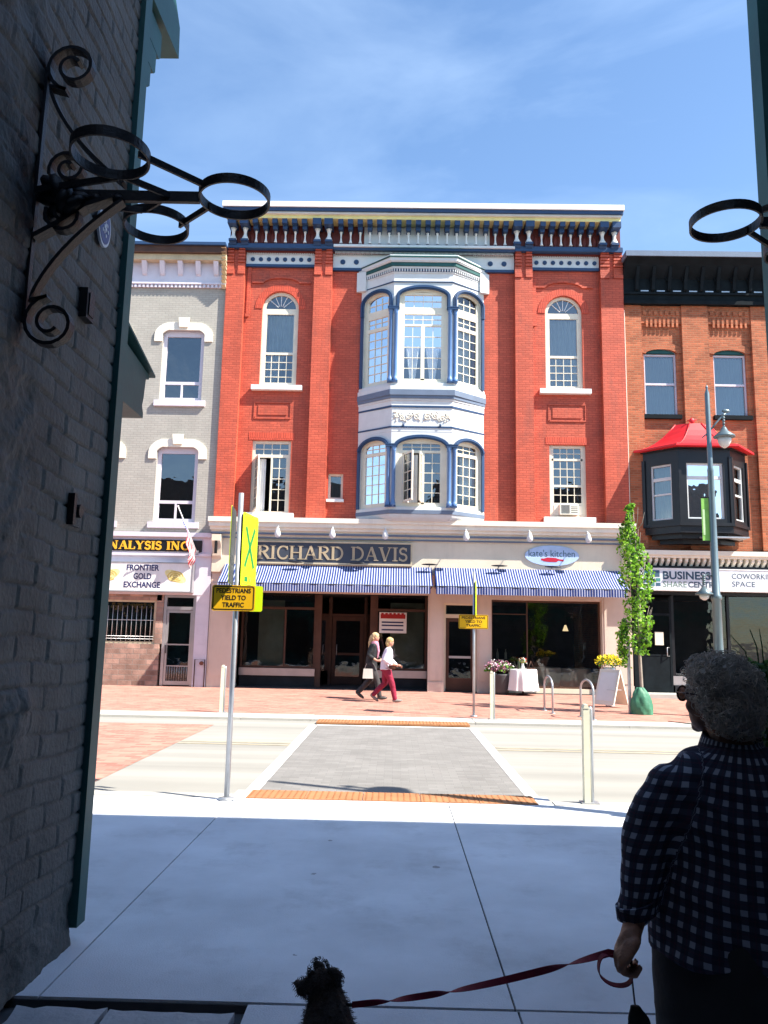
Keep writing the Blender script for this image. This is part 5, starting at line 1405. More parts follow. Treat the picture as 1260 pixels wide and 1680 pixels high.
# ------------------------------------------------------------------ street furniture
def street_lamp(x, y, label):
    t = thing('street_lamp', label, 'street lamp', (x, y, 0), 'teal grey street lamps')
    q = MB(); q.lathe([(.20, 0), (.20, .12), (.15, .2), (.13, .7), (.15, .74), (.11, .8), (.10, 2.6), (.12, 2.62), (.12, 2.7), (.09, 2.74), (.07, 5.6), (.075, 5.62), (.06, 5.7), (.055, 7.5), (.02, 7.62), (.035, 7.66), (.0, 7.72)], (x, y, 0), 16); q.build('pole', 'polepaint', t)
    q = MB(); P = [(x, y, 6.55), (x + .18, y, 6.78), (x + .36, y, 6.98), (x + .42, y, 7.02)]; q.tube(P, .022, 8); q.tube([(x - .16, y, 6.42), (x, y, 6.55)], .018, 6); q.ell((x + .43, y, 7.08), (.10, .03, .05), 8); q.tube([(x + .36, y, 7.0), (x + .36, y, 6.66)], .02, 6)
    for k in range(5): q.ell((x + .36, y, 6.98 - .07 * k), (.045 - .004 * k, .045, .03), 8)
    q.build('arm', 'polepaint', t)
    q = MB(); q.lathe([(.03, .28), (.06, .24), (.10, .16), (.24, .05), (.25, .02), (.20, .0)], (x + .36, y, 6.42), 18); q.build('lamp_shade', 'polepaint', t)
    q = MB(); q.lathe([(.16, 0), (.15, -.10), (.10, -.20), (.03, -.25)], (x + .36, y, 6.43), 16); q.build('globe', mat('lamp_globe', (0.6, 0.6, 0.58), .2), t)
    q = MB(); q.tube([(x, y, 3.1), (x - .18, y, 3.2), (x - .27, y, 3.12), (x - .27, y, 2.98)], .02, 8)
    for k in range(5): q.ell((x - .27, y, 3.16 - .05 * k), (.05 - .004 * k, .05, .03), 8)
    q.build('low_arm', 'polepaint', t)
    q = MB(); q.lathe([(.03, .2), (.09, .12), (.20, .02), (.19, 0)], (x - .27, y, 2.72), 16); q.build('low_lamp_shade', 'polepaint', t)
    q = MB(); q.lathe([(.12, 0), (.1, -.08), (.03, -.13)], (x - .27, y, 2.725), 14); q.build('low_globe', bpy.data.materials['lamp_globe'], t)
    q = MB(); q.tube([(x, y, 4.98), (x - .26, y, 4.98)], .012, 6); q.tube([(x, y, 3.96), (x - .26, y, 3.96)], .012, 6); q.build('banner_rod', 'iron', t)
    q = MB(); q.box(x - .25, x - .08, y - .004, y + .004, 3.96, 4.98, 0); q.box(x - .23, x - .18, y - .008, y - .0041, 4.1, 4.7, 1); q.build('banner', ['banner1', 'banner2'], t)
    return t
MT['polepaint'] = mat('grey_teal_metal', (0.14, 0.19, 0.21), .35, .1, metal=.4); MT['banner1'] = mat('green_banner', (0.22, 0.48, 0.10), .8, .2, 4); MT['banner2'] = mat('pale_green_print', (0.45, 0.62, 0.35), .8)
SL = street_lamp(7.34, 18.3, 'tall grey street lamp with a pendant lantern and green banner, on the far pavement')
dup(SL, (5.0, 6.7, 0), 'tall grey street lamp on the near pavement, beyond the right edge')
def bollard(x, y, label):
    t = thing('bollard', label, 'bollard', (x, y, 0), 'pale metal bollards beside the crossing')
    q = MB(); q.box(x - .045, x + .015, y - .045, y + .045, 0, .93); q.prism([(x - .045, .93), (x + .015, .93), (x + .0, .97), (x - .03, .97)], 'y', y - .05, y + .05); q.build('post', 'bollardm', t)
    q = MB(); q.tube([(x + .038, y, 0.0), (x + .038, y, .92), (x + .038, y, .95)], [.021, .021, .01], 12); q.build('steel_tube', 'galv', t)
    q = MB(); q.box(x - .08, x + .10, y - .07, y + .07, 0.0, .012); q.build('base_plate', 'galv', t)
    return t
MT['bollardm'] = mat('pale_bollard_paint', (0.70, 0.67, 0.52), .5, .1, 5, dirt=.15)
B0 = bollard(1.98, 8.36, 'large pale bollard at the near kerb right of the crosswalk')
dup(B0, (2.03, 16.72, 0), 'pale bollard across the street near the yellow sign post, right of the crosswalk')
dup(B0, (-3.58, 16.95, 0), 'pale bollard across the street behind the X sign post, on the left')
def rack(x, y, label, rz, first=None):
    if first is not None: return dup(first, (x, y, 0), label, rz)
    t = thing('bike_rack', label, 'bike rack', (x, y, 0), 'steel hoop bike racks'); 
    q = MB(); q.tube([(x, y - .36, 0), (x, y - .36, .58)] + [(x, y - .36 * cos(a), .58 + .22 * sin(a)) for a in [pi * k / 10 for k in range(1, 10)]] + [(x, y + .36, .58), (x, y + .36, 0)], .024, 10); q.build('hoop', 'galv', t)
    for s in (-1, 1):
        q = MB(); q.lathe([(.07, 0), (.07, .01), (.03, .014)], (x, y + s * .36, .001), 12); q.build('base_plate', 'galv', t)
    t.rotation_euler.z = rz
    return t
K0 = rack(3.56, 18.7, 'steel bike hoop in front of the middle of the restaurant window', radians(4))
rack(4.12, 17.35, 'steel bike hoop nearer the road, left of the sandwich board', radians(8), K0)

# crossing signs
def rounded(x0, x1, z0, z1, r, n=4):
    P = []
    for cx, cz, a0 in ((x1 - r, z0 + r, -90), (x1 - r, z1 - r, 0), (x0 + r, z1 - r, 90), (x0 + r, z0 + r, 180)):
        for k in range(n + 1): a = radians(a0 + 90 * k / n); P.append((cx + r * cos(a), cz + r * sin(a)))
    return P
def crossing_sign(x, y, label, angs, plate):
    t = thing('crossing_sign', label, 'road sign', (x, y, 0), 'pedestrian crossing sign posts')
    q = MB(); q.tube([(x, y, 0), (x, y, 3.06)], .027, 12); q.lathe([(.08, 0), (.08, .02), (.035, .03)], (x, y, 0), 12); q.build('post', 'galv', t)
    for ang, off, face in angs:
        T = Matrix.Translation((x, y - .0, 0)) @ Matrix.Rotation(radians(ang), 4, 'Z')
        q = MB(T); q.prism(rounded(-.225 + off, .225 + off, 2.10, 2.86, .03), 'y', -.045, -.041, 0); q.prism(rounded(-.222 + off, .222 + off, 2.103, 2.857, .03), 'y', -.0405, -.037, 1)
        pa = q.build('sign_panel', ['lime', 'signback'], t); pa['label'] = 'lime green panel with a large green X' if face else 'dark back of a lime green panel'
        if face:
            q = MB(T)
            q.ribbon([(-.13 + off, 2.30), (.13 + off, 2.72)], .05, -.0465, -.0455); q.ribbon([(.13 + off, 2.30), (-.13 + off, 2.72)], .05, -.0478, -.0468)
            q.box(-.12 + off, -.03 + off, -.0465, -.0455, 2.15, 2.20); q.box(.03 + off, .06 + off, -.0465, -.0455, 2.15, 2.20)
            q.ribbon([(p[0], p[1]) for p in rounded(-.205 + off, .205 + off, 2.12, 2.84, .03)], .006, -.0466, -.0456, closed=True)
            q.build('symbol', 'limeink', pa)
    a, b, c, d = plate
    q = MB(); q.prism(rounded(x + a, x + b, c, d, .025), 'y', y - .052, y - .048, 0); q.prism(rounded(x + a + .002, x + b - .002, c + .002, d - .002, .025), 'y', y - .0478, y - .045, 1)
    pa = q.build('sign_plate', ['amber', 'signback'], t); pa['label'] = 'amber plate reading PEDESTRIANS YIELD TO TRAFFIC'
    q = MB(); q.ribbon(rounded(x + a + .015, x + b - .015, c + .015, d - .015, .02), .01, y - .0535, y - .0525, closed=True)
    q.build('border', 'ink', pa); q = MB()
    w = b - a; h = d - c; cx = x + (a + b) / 2
    for i, (s, k) in enumerate((('PEDESTRIANS', .80), ('YIELD TO', .58), ('TRAFFIC', .5))):
        z = d - h * .12 - i * h * .275; lettering(q, s, cx - w * k / 2, cx + w * k / 2, z - h * .19, z, y - .0535, bold=True)
    q.build('lettering', 'ink', pa)
    return t
T1 = crossing_sign(-1.62, 8.10, 'near crossing sign post with lime X panels above an amber PEDESTRIANS YIELD TO TRAFFIC plate', [(80, .20, True), (-84, .24, False)], (-.24, .20, 1.84, 2.10))
q = MB(); q.prism(rounded(-1.50, -1.36, 1.84, 2.10, .02), 'y', 8.10 + .045, 8.10 + .05); pp = q.build('rear_plate', 'lime', T1)
crossing_sign(1.70, 17.2, 'far crossing sign post with a narrow lime panel and amber plate before the striped awning', [(82, .0, False)], (-.33, .30, 1.83, 2.13))

# ------------------------------------------------------------------ the near building, left wall of the alley
LX = -1.668
NL = thing('near_building', 'shaded grey painted brick building on the left side of the alley with green trim', 'building', (-8, 0, 0))
def alley_wall(name, X, sgn, y0, y1, z0, z1, parent, material, step=.011, seed=1.0):
    ny = int((y1 - y0) / step); nz = int((z1 - z0) / step)
    ys = np.linspace(y0, y1, ny + 1); zs = np.linspace(z0, z1, nz + 1)
    Y, Z = np.meshgrid(ys, zs, indexing='ij')
    bh, bl = .112, .33
    wob = .012 * np.sin(Y * 3.1 + seed) + .008 * np.sin(Y * 7.7 + Z * 1.3)
    zz = Z + wob
    r = np.floor(zz / bh); fz = zz / bh - r
    u = Y / bl + .5 * (r % 2) + .09 * np.sin(r * 12.9898 * seed)
    c = np.floor(u); fu = u - c
    h = np.sin(r * 127.1 + c * 311.7) * 43758.5453; h = h - np.floor(h)
    dz = np.minimum(fz, 1 - fz) * bh; du = np.minimum(fu, 1 - fu) * bl
    edge = np.clip(np.minimum(dz, du) / .011, 0, 1)
    edge = edge * edge * (3 - 2 * edge)
    rel = edge * (.011 + .008 * h)
    # broad damage: rough stone areas where coursing is lost
    def fbm(a, b, s):
        out = 0; amp = 1; tot = 0
        for k in range(5):
            ph = s + k * 5.1
            out = out + amp * (np.sin(a * 2.3 * 2 ** k + 1.7 * np.sin(b * 1.9 * 2 ** k + ph) + ph) * np.sin(b * 2.9 * 2 ** k + 1.3 * np.sin(a * 2.1 * 2 ** k + ph * 1.7)))
            tot += amp; amp *= .55
        return out / tot
    n1 = fbm(Y, Z, seed); n2 = fbm(Y * 4, Z * 4, seed + 3)
    old = np.clip((3.62 - .12 * (Z - 1.5) + .25 * n1 - Y) / .16, 0, 1)
    low = np.clip((.30 + .12 * n1 - Z) / .12, 0, 1)
    mask = np.maximum(old * np.clip(.35 + 1.6 * n1, 0, 1), low)
    rel = rel * (1 - mask) + mask * (.010 + .022 * n2) + .0035 * n2
    # a lump of mortar
    lump = np.exp(-(((Y - 3.5) / .16) ** 2 + ((Z - 1.24) / .13) ** 2)); rel = rel + lump * (.05 + .03 * n2)
    V = np.stack([X + sgn * rel, Y, Z], -1).reshape(-1, 3) - np.array(parent.location)
    idx = np.arange((ny + 1) * (nz + 1)).reshape(ny + 1, nz + 1)
    Q = np.stack([idx[:-1, :-1], idx[1:, :-1], idx[1:, 1:], idx[:-1, 1:]], -1).reshape(-1, 4)
    if sgn < 0: Q = Q[:, ::-1]
    me = bpy.data.meshes.new(name)
    me.vertices.add(len(V)); me.vertices.foreach_set('co', V.ravel().astype(np.float32))
    me.loops.add(Q.size); me.loops.foreach_set('vertex_index', Q.ravel().astype(np.int32))
    me.polygons.add(len(Q)); me.polygons.foreach_set('loop_start', (np.arange(len(Q)) * 4).astype(np.int32))
    me.polygons.foreach_set('use_smooth', np.ones(len(Q), bool))
    me.update(); me.validate()
    me.materials.append(material)
    ob = bpy.data.objects.new(name, me); COL.objects.link(ob); ob.parent = parent
    return ob
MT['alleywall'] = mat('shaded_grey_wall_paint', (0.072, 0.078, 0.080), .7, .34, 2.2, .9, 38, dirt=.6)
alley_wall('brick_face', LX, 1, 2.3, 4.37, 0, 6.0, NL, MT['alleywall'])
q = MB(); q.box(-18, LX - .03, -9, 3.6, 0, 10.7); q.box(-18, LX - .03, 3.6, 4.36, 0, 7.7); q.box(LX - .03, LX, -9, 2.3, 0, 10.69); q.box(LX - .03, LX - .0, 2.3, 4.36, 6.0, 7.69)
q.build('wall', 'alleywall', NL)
q = MB(); q.box(LX - .2, LX + .048, 4.37, 4.48, .085, 7.6); q.build('corner_trim', 'darkteal', NL)
# street-side cornices seen end-on
q = MB(); q.prism([(4.36, 3.45), (4.50, 3.36), (5.06, 3.30), (5.06, 3.27), (5.0, 3.25), (4.98, 3.12), (4.96, 3.06), (4.99, 3.02), (4.99, 2.985), (4.36, 2.985)], 'x', -18, LX + .0)
q.prism([(4.36, 3.50), (5.10, 3.31), (5.10, 3.295), (4.36, 3.48)], 'x', -18, LX + .03)
q.build('shop_cornice', 'darkteal', NL)
q = MB()
q.prism([(4.36, 6.6), (4.50, 6.5), (5.12, 5.95), (5.14, 5.72), (4.36, 5.66)], 'x', -18, LX + .03)
for k, (y, z) in enumerate(((4.84, 5.45), (4.76, 5.28), (4.68, 5.12), (4.60, 4.98))):
    q.prism([(4.36, z + .2), (y, z + .2), (y, z + .03), (y - .03, z), (4.36, z)], 'x', LX - .5, LX + .0 - .002 * k)
q.build('upper_cornice', 'darkteal', NL)
q = MB(); q.box(-18, LX - .25, 4.36, 4.42, .1, 3.0, 0)
for k in range(5): q.box(-3.9 - k * 2.6, -2.2 - k * 2.6, 4.42, 4.45, .5, 2.7, 1)
q.build('shopfront', ['darkteal', 'black'], NL)
# unseen roof and end wall, added above and behind the camera to darken the alley
q = MB(); q.box(LX + .001, 2.20, -9, .3, 4.75, 5.2); q.box(LX + .001, 2.20, -3.6, -3.4, 0, 4.75); q.build('added_shade_ceiling', 'dark', NL)
# small fixtures on the wall
q = MB(); q.box(LX + .01, LX + .055, 3.84, 3.94, 3.20, 3.36, 0); q.box(LX + .0551, LX + .062, 3.86, 3.92, 3.22, 3.34, 0)
q.build('junction_box', 'iron', None, label='small dark box on the left wall below the hanging rings', category='electrical box')
q = MB(); q.box(LX + .01, LX + .05, 3.90, 3.93, 2.13, 2.29, 0); q.box(LX + .01, LX + .03, 3.93, 4.05, 2.13, 2.29, 1); q.prism([(3.985 + .03 * cos(k * pi / 6), 2.21 + .035 * sin(k * pi / 6)) for k in range(12)], 'x', LX + .03, LX + .055, 0)
q.build('socket_plate', ['iron', 'alleywall'], None, label='grey socket plate with a round hole on the left wall, nearer the green trim', category='electrical box')
t = thing('wall_plaque', 'oval blue and white plaque on the left wall beneath the ring bracket', 'plaque', (LX + .02, 4.03, 3.68))
q = MB(); q.prism([(4.03 + .085 * cos(k * pi / 16), 3.80 + .115 * sin(k * pi / 16)) for k in range(32)], 'x', LX + .026, LX + .040); q.build('plate', mat('plaque_white', (0.55, 0.60, 0.68), .4), t)
q = MB(); q.prism([(4.03 + .072 * cos(k * pi / 16), 3.80 + .100 * sin(k * pi / 16)) for k in range(32)], 'x', LX + .0405, LX + .0425); q.build('field', mat('plaque_blue', (0.05, 0.08, 0.22), .4), t)
q = MB(); 
for k in range(14): a = k * 2.4; q.ell((LX + .044, 4.03 + .045 * cos(a) * (k / 14), 3.80 + .075 * sin(a) * (k / 14)), (.002, .009, .012), 6)
q.build('marks', bpy.data.materials['plaque_white'], t)

# wrought-iron basket bracket
def ring_bracket(wallx, s, cy, z, label, reach=.90, sidex=.45, extra=True):
    t = thing('basket_bracket', label, 'wall bracket', (wallx, cy, z), 'wrought iron basket brackets on the alley walls')
    e = wallx + s * reach; R = .155
    rings = [(e, cy + .02, R), (wallx + s * sidex, cy - .30, R), (wallx + s * (sidex + .02), cy + .27, R * .97)]
    for (x, y, r) in rings:
        q = MB(); q.strap([(x + r * cos(2 * pi * k / 40), y + r * sin(2 * pi * k / 40), z) for k in range(40)], .044, .009, (0, 0, 1), closed=True); q.build('ring', 'iron', t)
    q = MB()
    q.strap([(wallx, cy, z - .01), (e - s * R, cy + .01, z - .01)], .05, .022, (0, 0, 1))
    for (x, y, r) in rings[1:]:
        d = (1 if y > cy else -1)
        q.strap([(x + s * r * .75, y - d * r * -.0, z), (e - s * R * .8, cy + d * .09, z)], .03, .012, (0, 0, 1))
        q.strap([(wallx + s * .02, cy + d * .04, z - .01), (x - s * .02, y - d * r, z - .01)], .03, .012, (0, 0, 1))
        q.strap([(x, y - d * r, z - .005), (wallx + s * (sidex + .16), cy, z - .005)], .03, .010, (0, 0, 1))
    q.build('arm', 'iron', t)
    q = MB()
    q.strap([(wallx + s * .008, cy, z - .62), (wallx + s * .008, cy, z + .62)], .03, .016, (0, 1, 0))
    def scroll(P, turns, r0, c, sgn, up):
        pass
    for up in (1, -1):
        # big C scroll from the wall out to the arm with curled ends
        P = []
        cz, cx_ = z + up * .62, wallx + s * .13
        for k in range(30):
            a = radians(40 + k * 20); rr = .035 + .0030 * k
            P.append((cx_ + s * rr * cos(a), cy, cz + up * rr * sin(a)))
        Q = P[::1] + [(wallx + s * (.05 + .40 * u), cy, z + up * (.56 - .52 * sin(u * pi / 2))) for u in [j / 12 for j in range(1, 13)]]
        q.strap(P, .05, .016, (0, 1, 0))
        q.strap([(P[-1])] + [(wallx + s * (.03 + .012 * j + .0016 * j * j), cy, z + up * (.52 - .04 * j)) for j in range(0, 13)], .05, .016, (0, 1, 0))
        P = []
        for k in range(24):
            a = radians(200 - k * 22); rr = .11 - .0035 * k
            P.append((wallx + s * (.15 + rr * .8 * cos(a)), cy, z + up * (.11 + rr * .8 * sin(a))))
        q.strap(P, .05, .016, (0, 1, 0))
    q.strap([(wallx + s * .02, cy, z - .22), (wallx + s * .12, cy, z - .16), (wallx + s * .24, cy, z - .07), (wallx + s * .36, cy, z - .025)], .06, .022, (0, 1, 0))
    for k in range(10):
        a = k * pi / 5; q.ell((wallx + s * (.14 + .06 * cos(a)), cy + .05 * sin(a), z - .03 + .05 * sin(a * 2)), (.07, .045, .032), 8, 0, Matrix.Rotation(a, 3, 'Y'))
    for k in range(4): q.lathe([(.018, 0), (.03, .02), (.018, .04)], (wallx + s * (.08 + .1 * k), cy, z - .05), 8)
    q.build('scrollwork', 'iron', t)
    return t
ring_bracket(LX + .012, 1, 3.28, 3.55, 'black iron bracket with three plant rings on the left alley wall')
NR = thing('near_building', 'dark building along the right side of the alley, only its corner edge in view', 'building', (8, 0, 0))
RXW = 2.22
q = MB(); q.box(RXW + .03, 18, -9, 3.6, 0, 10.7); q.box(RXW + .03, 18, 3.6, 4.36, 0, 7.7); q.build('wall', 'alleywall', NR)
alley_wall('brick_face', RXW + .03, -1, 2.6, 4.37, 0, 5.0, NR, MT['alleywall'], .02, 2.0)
q = MB(); q.box(RXW - .05, RXW + .2, 4.37, 4.50, .085, 7.6); q.build('corner_trim', 'darkteal', NR)
q = MB(); q.box(2.1, 18, 4.36, 4.6, 7.6, 7.9); q.box(2.3, 18, 4.36, 4.40, 2.9, 3.3); q.build('cornice', 'darkteal', NR)
ring_bracket(2.19, -1, 3.44, 3.55, 'black iron plant ring bracket at the right edge on the right alley wall', reach=.68, sidex=.2)
q = MB(); q.box(-18, LX, 4.361, 4.6, 7.6, 7.9); q.build('roof_cornice', 'darkteal', NL)

# dark shrub in a tub at the right edge
t = thing('shrub', 'dark green shrub in a tub at the right edge behind the woman', 'plant', (2.21, 4.75, 0))
q = MB(); q.lathe([(.16, 0), (.20, .4), (.22, .42), (.18, .42)], (2.21, 4.78, 0.001), 16); q.build('tub', 'iron', t)
q = MB(); leaf_cloud(q, 2600, lambda r: (2.21 + r.gauss(0, .10), 4.78 + r.gauss(0, .12), r.uniform(.4, 1.5)), .08, 2, 9); q.build('foliage', ['leafd', 'leafd'], t)
q = MB(); q.tube([(2.21, 4.78, .3), (2.21, 4.78, 1.2)], [.02, .008], 6)
rnd = random.Random(5)
for k in range(9): a = rnd.uniform(-1.4, .3); q.tube([(2.19, 4.78, 1.0), (2.19 + .35 * sin(a), 4.78, 1.0 + .6 * cos(a)), (2.19 + .6 * sin(a) , 4.78, 1.0 + .7 * cos(a))], [.006, .004, .002], 5)
q.build('stem', 'leafd', t)
# ------------------------------------------------------------------ people and the dog
def bake(ob):
    COL.objects.unlink(ob); par = ob.parent; ob.parent = None; TMP.collection.objects.link(ob)
    dg = TMP.view_layers[0].depsgraph; dg.update()
    me = bpy.data.meshes.new_from_object(ob.evaluated_get(dg))
    old = ob.data; ob.modifiers.clear(); ob.data = me; me.name = ob.name
    bpy.data.meshes.remove(old)
    TMP.collection.objects.unlink(ob); COL.objects.link(ob); ob.parent = par

def displace(me, off, fn):
    cs = [v.co.copy() for v in me.vertices]; ns = [v.normal.copy() for v in me.vertices]
    flat = []
    for c, n in zip(cs, ns): c = c + n * fn(c + off); flat += [c.x, c.y, c.z]
    me.vertices.foreach_set('co', flat); me.update()

def smooth_path(P, k=6):
    P = [Vector(p) for p in P]; out = []
    for i in range(len(P) - 1):
        a = P[max(i - 1, 0)]; b = P[i]; c = P[i + 1]; d = P[min(i + 2, len(P) - 1)]
        for j in range(k):
            t = j / k; out.append(.5 * ((2 * b) + (c - a) * t + (2 * a - 5 * b + 4 * c - d) * t * t + (3 * b - a - 3 * c + d) * t ** 3))
    return out + [P[-1]]

class Blob(MB):
    def limb(self, pts, radii, n=14):
        """tapered limb through pts with round ends"""
        P = [Vector(p) for p in pts]; R = list(radii)
        Q = []; RR = []
        d0 = (P[0] - P[1]).normalized(); d1 = (P[-1] - P[-2]).normalized()
        for a in (80, 55, 28): Q.append(P[0] + d0 * R[0] * sin(radians(a))); RR.append(max(.0006, R[0] * cos(radians(a))))
        for k in range(len(P)):
            Q.append(P[k]); RR.append(R[k])
            if k < len(P) - 1:
                for u in (.33, .66): Q.append(P[k].lerp(P[k + 1], u)); RR.append(R[k] + (R[k + 1] - R[k]) * u)
        for a in (28, 55, 80): Q.append(P[-1] + d1 * R[-1] * sin(radians(a))); RR.append(max(.0006, R[-1] * cos(radians(a))))
        self.tube(Q, RR, n); return self
    def loft(self, rings, n=24, rot=0.0):
        """rings (x, y, z, rx, ry)"""
        L = []
        for (x, y, z, rx, ry) in rings:
            L.append([self._av((x + rx * cos(a) * cos(rot) - ry * sin(a) * sin(rot), y + rx * cos(a) * sin(rot) + ry * sin(a) * cos(rot), z)) for a in [2 * pi * j / n for j in range(n)]])
        for A, B in zip(L, L[1:]):
            for j in range(n): self.fi([A[j], A[(j + 1) % n], B[(j + 1) % n], B[j]], 0, True)
        self.fi(L[0][::-1]); self.fi(L[-1]); return self
    def make(self, name, m, parent, voxel=.01, smooth=4, noise_amp=0.0, noise_s=8.0, **tags):
        ob = self.build(name, m, parent, **tags)
        r = ob.modifiers.new('r', 'REMESH'); r.mode = 'VOXEL'; r.voxel_size = voxel; r.use_smooth_shade = True
        s = ob.modifiers.new('s', 'SMOOTH'); s.iterations = smooth; s.factor = .5
        bake(ob)
        if noise_amp:
            me = ob.data; off = Vector(parent.location) if parent else Vector()
            def fn(p):
                return noise_amp * (mnoise.noise(Vector((p.x * noise_s, p.y * noise_s, p.z * noise_s * .55))) + .4 * mnoise.noise(p * noise_s * 2.3))
            displace(me, off, fn)
        return ob

def walker(x, y, face, h, label, top_m, leg_m, hair_m, stride, top_kind, group=None):
    """walking person: face=+1 walks to +x. Built around (x,y), height h"""
    t = thing('person', label, 'person', (x, y, 0))
    s = h / 1.62
    def P(a, b, c): return (x + face * a * s, y + b * s, c * s)
    hip = .86; sh = 1.33
    lean = .05
    # joints: front leg (straight, heel down), back leg (toe off)
    fr = [P(.0, -.085, hip), P(.16 * stride, -.08, .46), P(.24 * stride, -.08, .085)]
    bk = [P(.0, .085, hip), P(-.03, .08, .47), P(-.33 * stride, .08, .17)]
    armF = [P(lean, -.19, sh - .02), P(-.06, -.23, 1.07), P(.15, -.24, .95), P(.22, -.235, .955)]
    armB = [P(lean, .19, sh - .02), P(.10, .23, 1.07), P(.28, .20, .93), P(.34, .19, .92)]
    b = Blob()
    b.loft([(x, y, (hip - .06) * s, .13 * s, .17 * s), (x + face * .01 * s, y, (hip + .12) * s, .115 * s, .15 * s), (x + face * .03 * s, y, (hip + .3) * s, .12 * s, .165 * s), (x + face * lean * s, y, sh * s, .085 * s, .15 * s), (x + face * .06 * s, y, (sh + .06) * s, .05 * s, .06 * s)])
    b.limb([P(.06, 0, sh + .02), P(.085, 0, sh + .12)], [.05 * s, .045 * s])
    b.ell(P(.10, 0, sh + .19), (.085 * s, .07 * s, .105 * s), 16); b.ell(P(.175, 0, sh + .175), (.02 * s, .012 * s, .02 * s), 8); b.ell(P(.145, 0, sh + .12), (.03 * s, .03 * s, .025 * s), 8)
    for sd in (-1, 1): b.ell(P(.09, sd * .07, sh + .18), (.02 * s, .012 * s, .028 * s), 8)
    for L in (fr, bk): b.limb(L, [.085 * s, .058 * s, .036 * s])
    for A in (armF, armB):
        b.limb(A[:3], [.05 * s, .038 * s, .026 * s]); b.limb(A[2:], [.026 * s, .032 * s])
        hd = Vector(A[3])
        for q in range(4): b.limb([hd, hd + Vector((face * .05 * s, (q - 1.5) * .012 * s, -.015 * s * q)), hd + Vector((face * .075 * s, (q - 1.5) * .012 * s, -.02 * s - .015 * s * q))], [.011 * s, .009 * s, .007 * s], 8)
        b.limb([hd, hd + Vector((face * .03 * s, 0, .035 * s))], [.012 * s, .008 * s], 8)
    b.make('body', 'skin', t, .011 * s, 3)
    f = MB()
    for sd in (-1, 1): f.ell(P(.172, sd * .03, sh + .205), (.008 * s, .012 * s, .007 * s), 8)
    f.ell(P(.166, 0, sh + .135), (.008 * s, .022 * s, .006 * s), 8, 1)
    f.build('eyes', ['ink', 'fpink'], t)
    c = Blob()
    lo = hip - (.04 if top_kind == 'blouse' else .10)
    c.loft([(x - face * .0, y, (lo) * s, .155 * s, .195 * s), (x + face * .0, y, (lo + .14) * s, .145 * s, .18 * s), (x + face * .03 * s, y, (hip + .3) * s, .14 * s, .185 * s), (x + face * lean * s, y, (sh) * s, .10 * s, .165 * s), (x + face * .06 * s, y, (sh + .05) * s, .06 * s, .07 * s)])
    for A in (armF, armB):
        A3 = Vector(A[1]).lerp(Vector(A[2]), .85 if top_kind == 'blouse' else .5)
        c.limb([A[0], A[1], A3], [.066 * s, .056 * s, .045 * s])
    c.make('blouse' if top_kind == 'blouse' else 'jacket', top_m, t, .012 * s, 2, .012, 9)
    p = Blob()
    p.loft([(x, y, (hip + .06) * s, .125 * s, .165 * s), (x, y, (hip - .08) * s, .14 * s, .175 * s)])
    for L in (fr, bk): p.limb([L[0], L[1], Vector(L[1]).lerp(Vector(L[2]), .94)], [.108 * s, .078 * s, .062 * s])
    p.make('trousers', leg_m, t, .012 * s, 2, .012, 9)
    for L, tip in ((fr, .05), (bk, -.65)):
        k = MB(); a = Vector(L[2]); dirv = Vector((face * cos(tip), 0, sin(tip)))
        rot = Matrix.Rotation(-tip * face, 3, 'Y')
        cc = a + dirv * .06 * s + Vector((0, 0, -.035 * s))
        k.ell(cc, (.13 * s, .045 * s, .042 * s), 12, 0, rot); k.ell(a + Vector((-face * .02 * s, 0, 0)), (.045 * s, .04 * s, .055 * s), 10, 0)
        k.build('shoe', 'shoe_' + top_kind, t)
    hr = Blob(); hr.ell(P(.085, 0, sh + .225), (.098 * s, .085 * s, .09 * s), 16); hr.ell(P(.035, 0, sh + .16), (.06 * s, .075 * s, .09 * s), 14)
    if top_kind == 'jacket': hr.limb([P(-.0, 0, sh + .2), P(-.05, 0, sh + .05), P(-.07, 0, sh - .06)], [.05 * s, .04 * s, .015 * s])
    hr.make('hair', hair_m, t, .010 * s, 2, .010, 40)
    return t, P, s
MT['shoe_blouse'] = mat('grey_shoe', (0.20, 0.18, 0.17), .6); MT['shoe_jacket'] = mat('black_white_shoe', (0.05, 0.05, 0.05), .5)
t, P, s = walker(-.20, 20.45, 1, 1.60, 'person with short fair hair walking in a white long-sleeved top and maroon trousers', mat('white_blouse', (0.66, 0.62, 0.72), .85), mat('maroon_trousers', (0.24, 0.015, 0.045), .8), mat('fair_hair', (0.50, 0.36, 0.16), .7, .3, 30, .4, 60), 1.0, 'blouse')
q = MB(); q.strap([P(.10, -.17, 1.28), P(.12, -.22, 1.05), P(.10, -.24, .92)], .012, .006, (1, 0, 0)); b_ = Blob(); q.ell(P(.16, -.20, .90), (.10, .05, .07), 12); q.build('handbag', 'brownw', None, label='small brown handbag held by the person in the white top', category='bag')
t, P, s = walker(-.60, 21.25, 1, 1.72, 'person in a black jacket and dark grey trousers walking with a fair ponytail', mat('black_jacket', (0.015, 0.017, 0.02), .7), mat('dark_trousers', (0.045, 0.042, 0.045), .8), mat('blond_hair', (0.52, 0.37, 0.20), .7, .3, 30, .4, 60), .95, 'jacket')
q = Blob(); q.loft([(P(.075, 0, 0)[0], 21.25, 1.30 * s, .10 * s, .12 * s), (P(.075, 0, 0)[0], 21.25, 1.36 * s, .10 * s, .11 * s), (P(.08, 0, 0)[0], 21.25, 1.42 * s, .075 * s, .085 * s)]); q.limb([P(.13, -.05, 1.36), P(.17, -.10, 1.18), P(.15, -.10, 1.02)], [.05, .04, .02]); q.make('scarf', mat('pink_scarf', (0.50, 0.22, 0.30), .9, .3, 12), t, .011, 2, .01, 14)
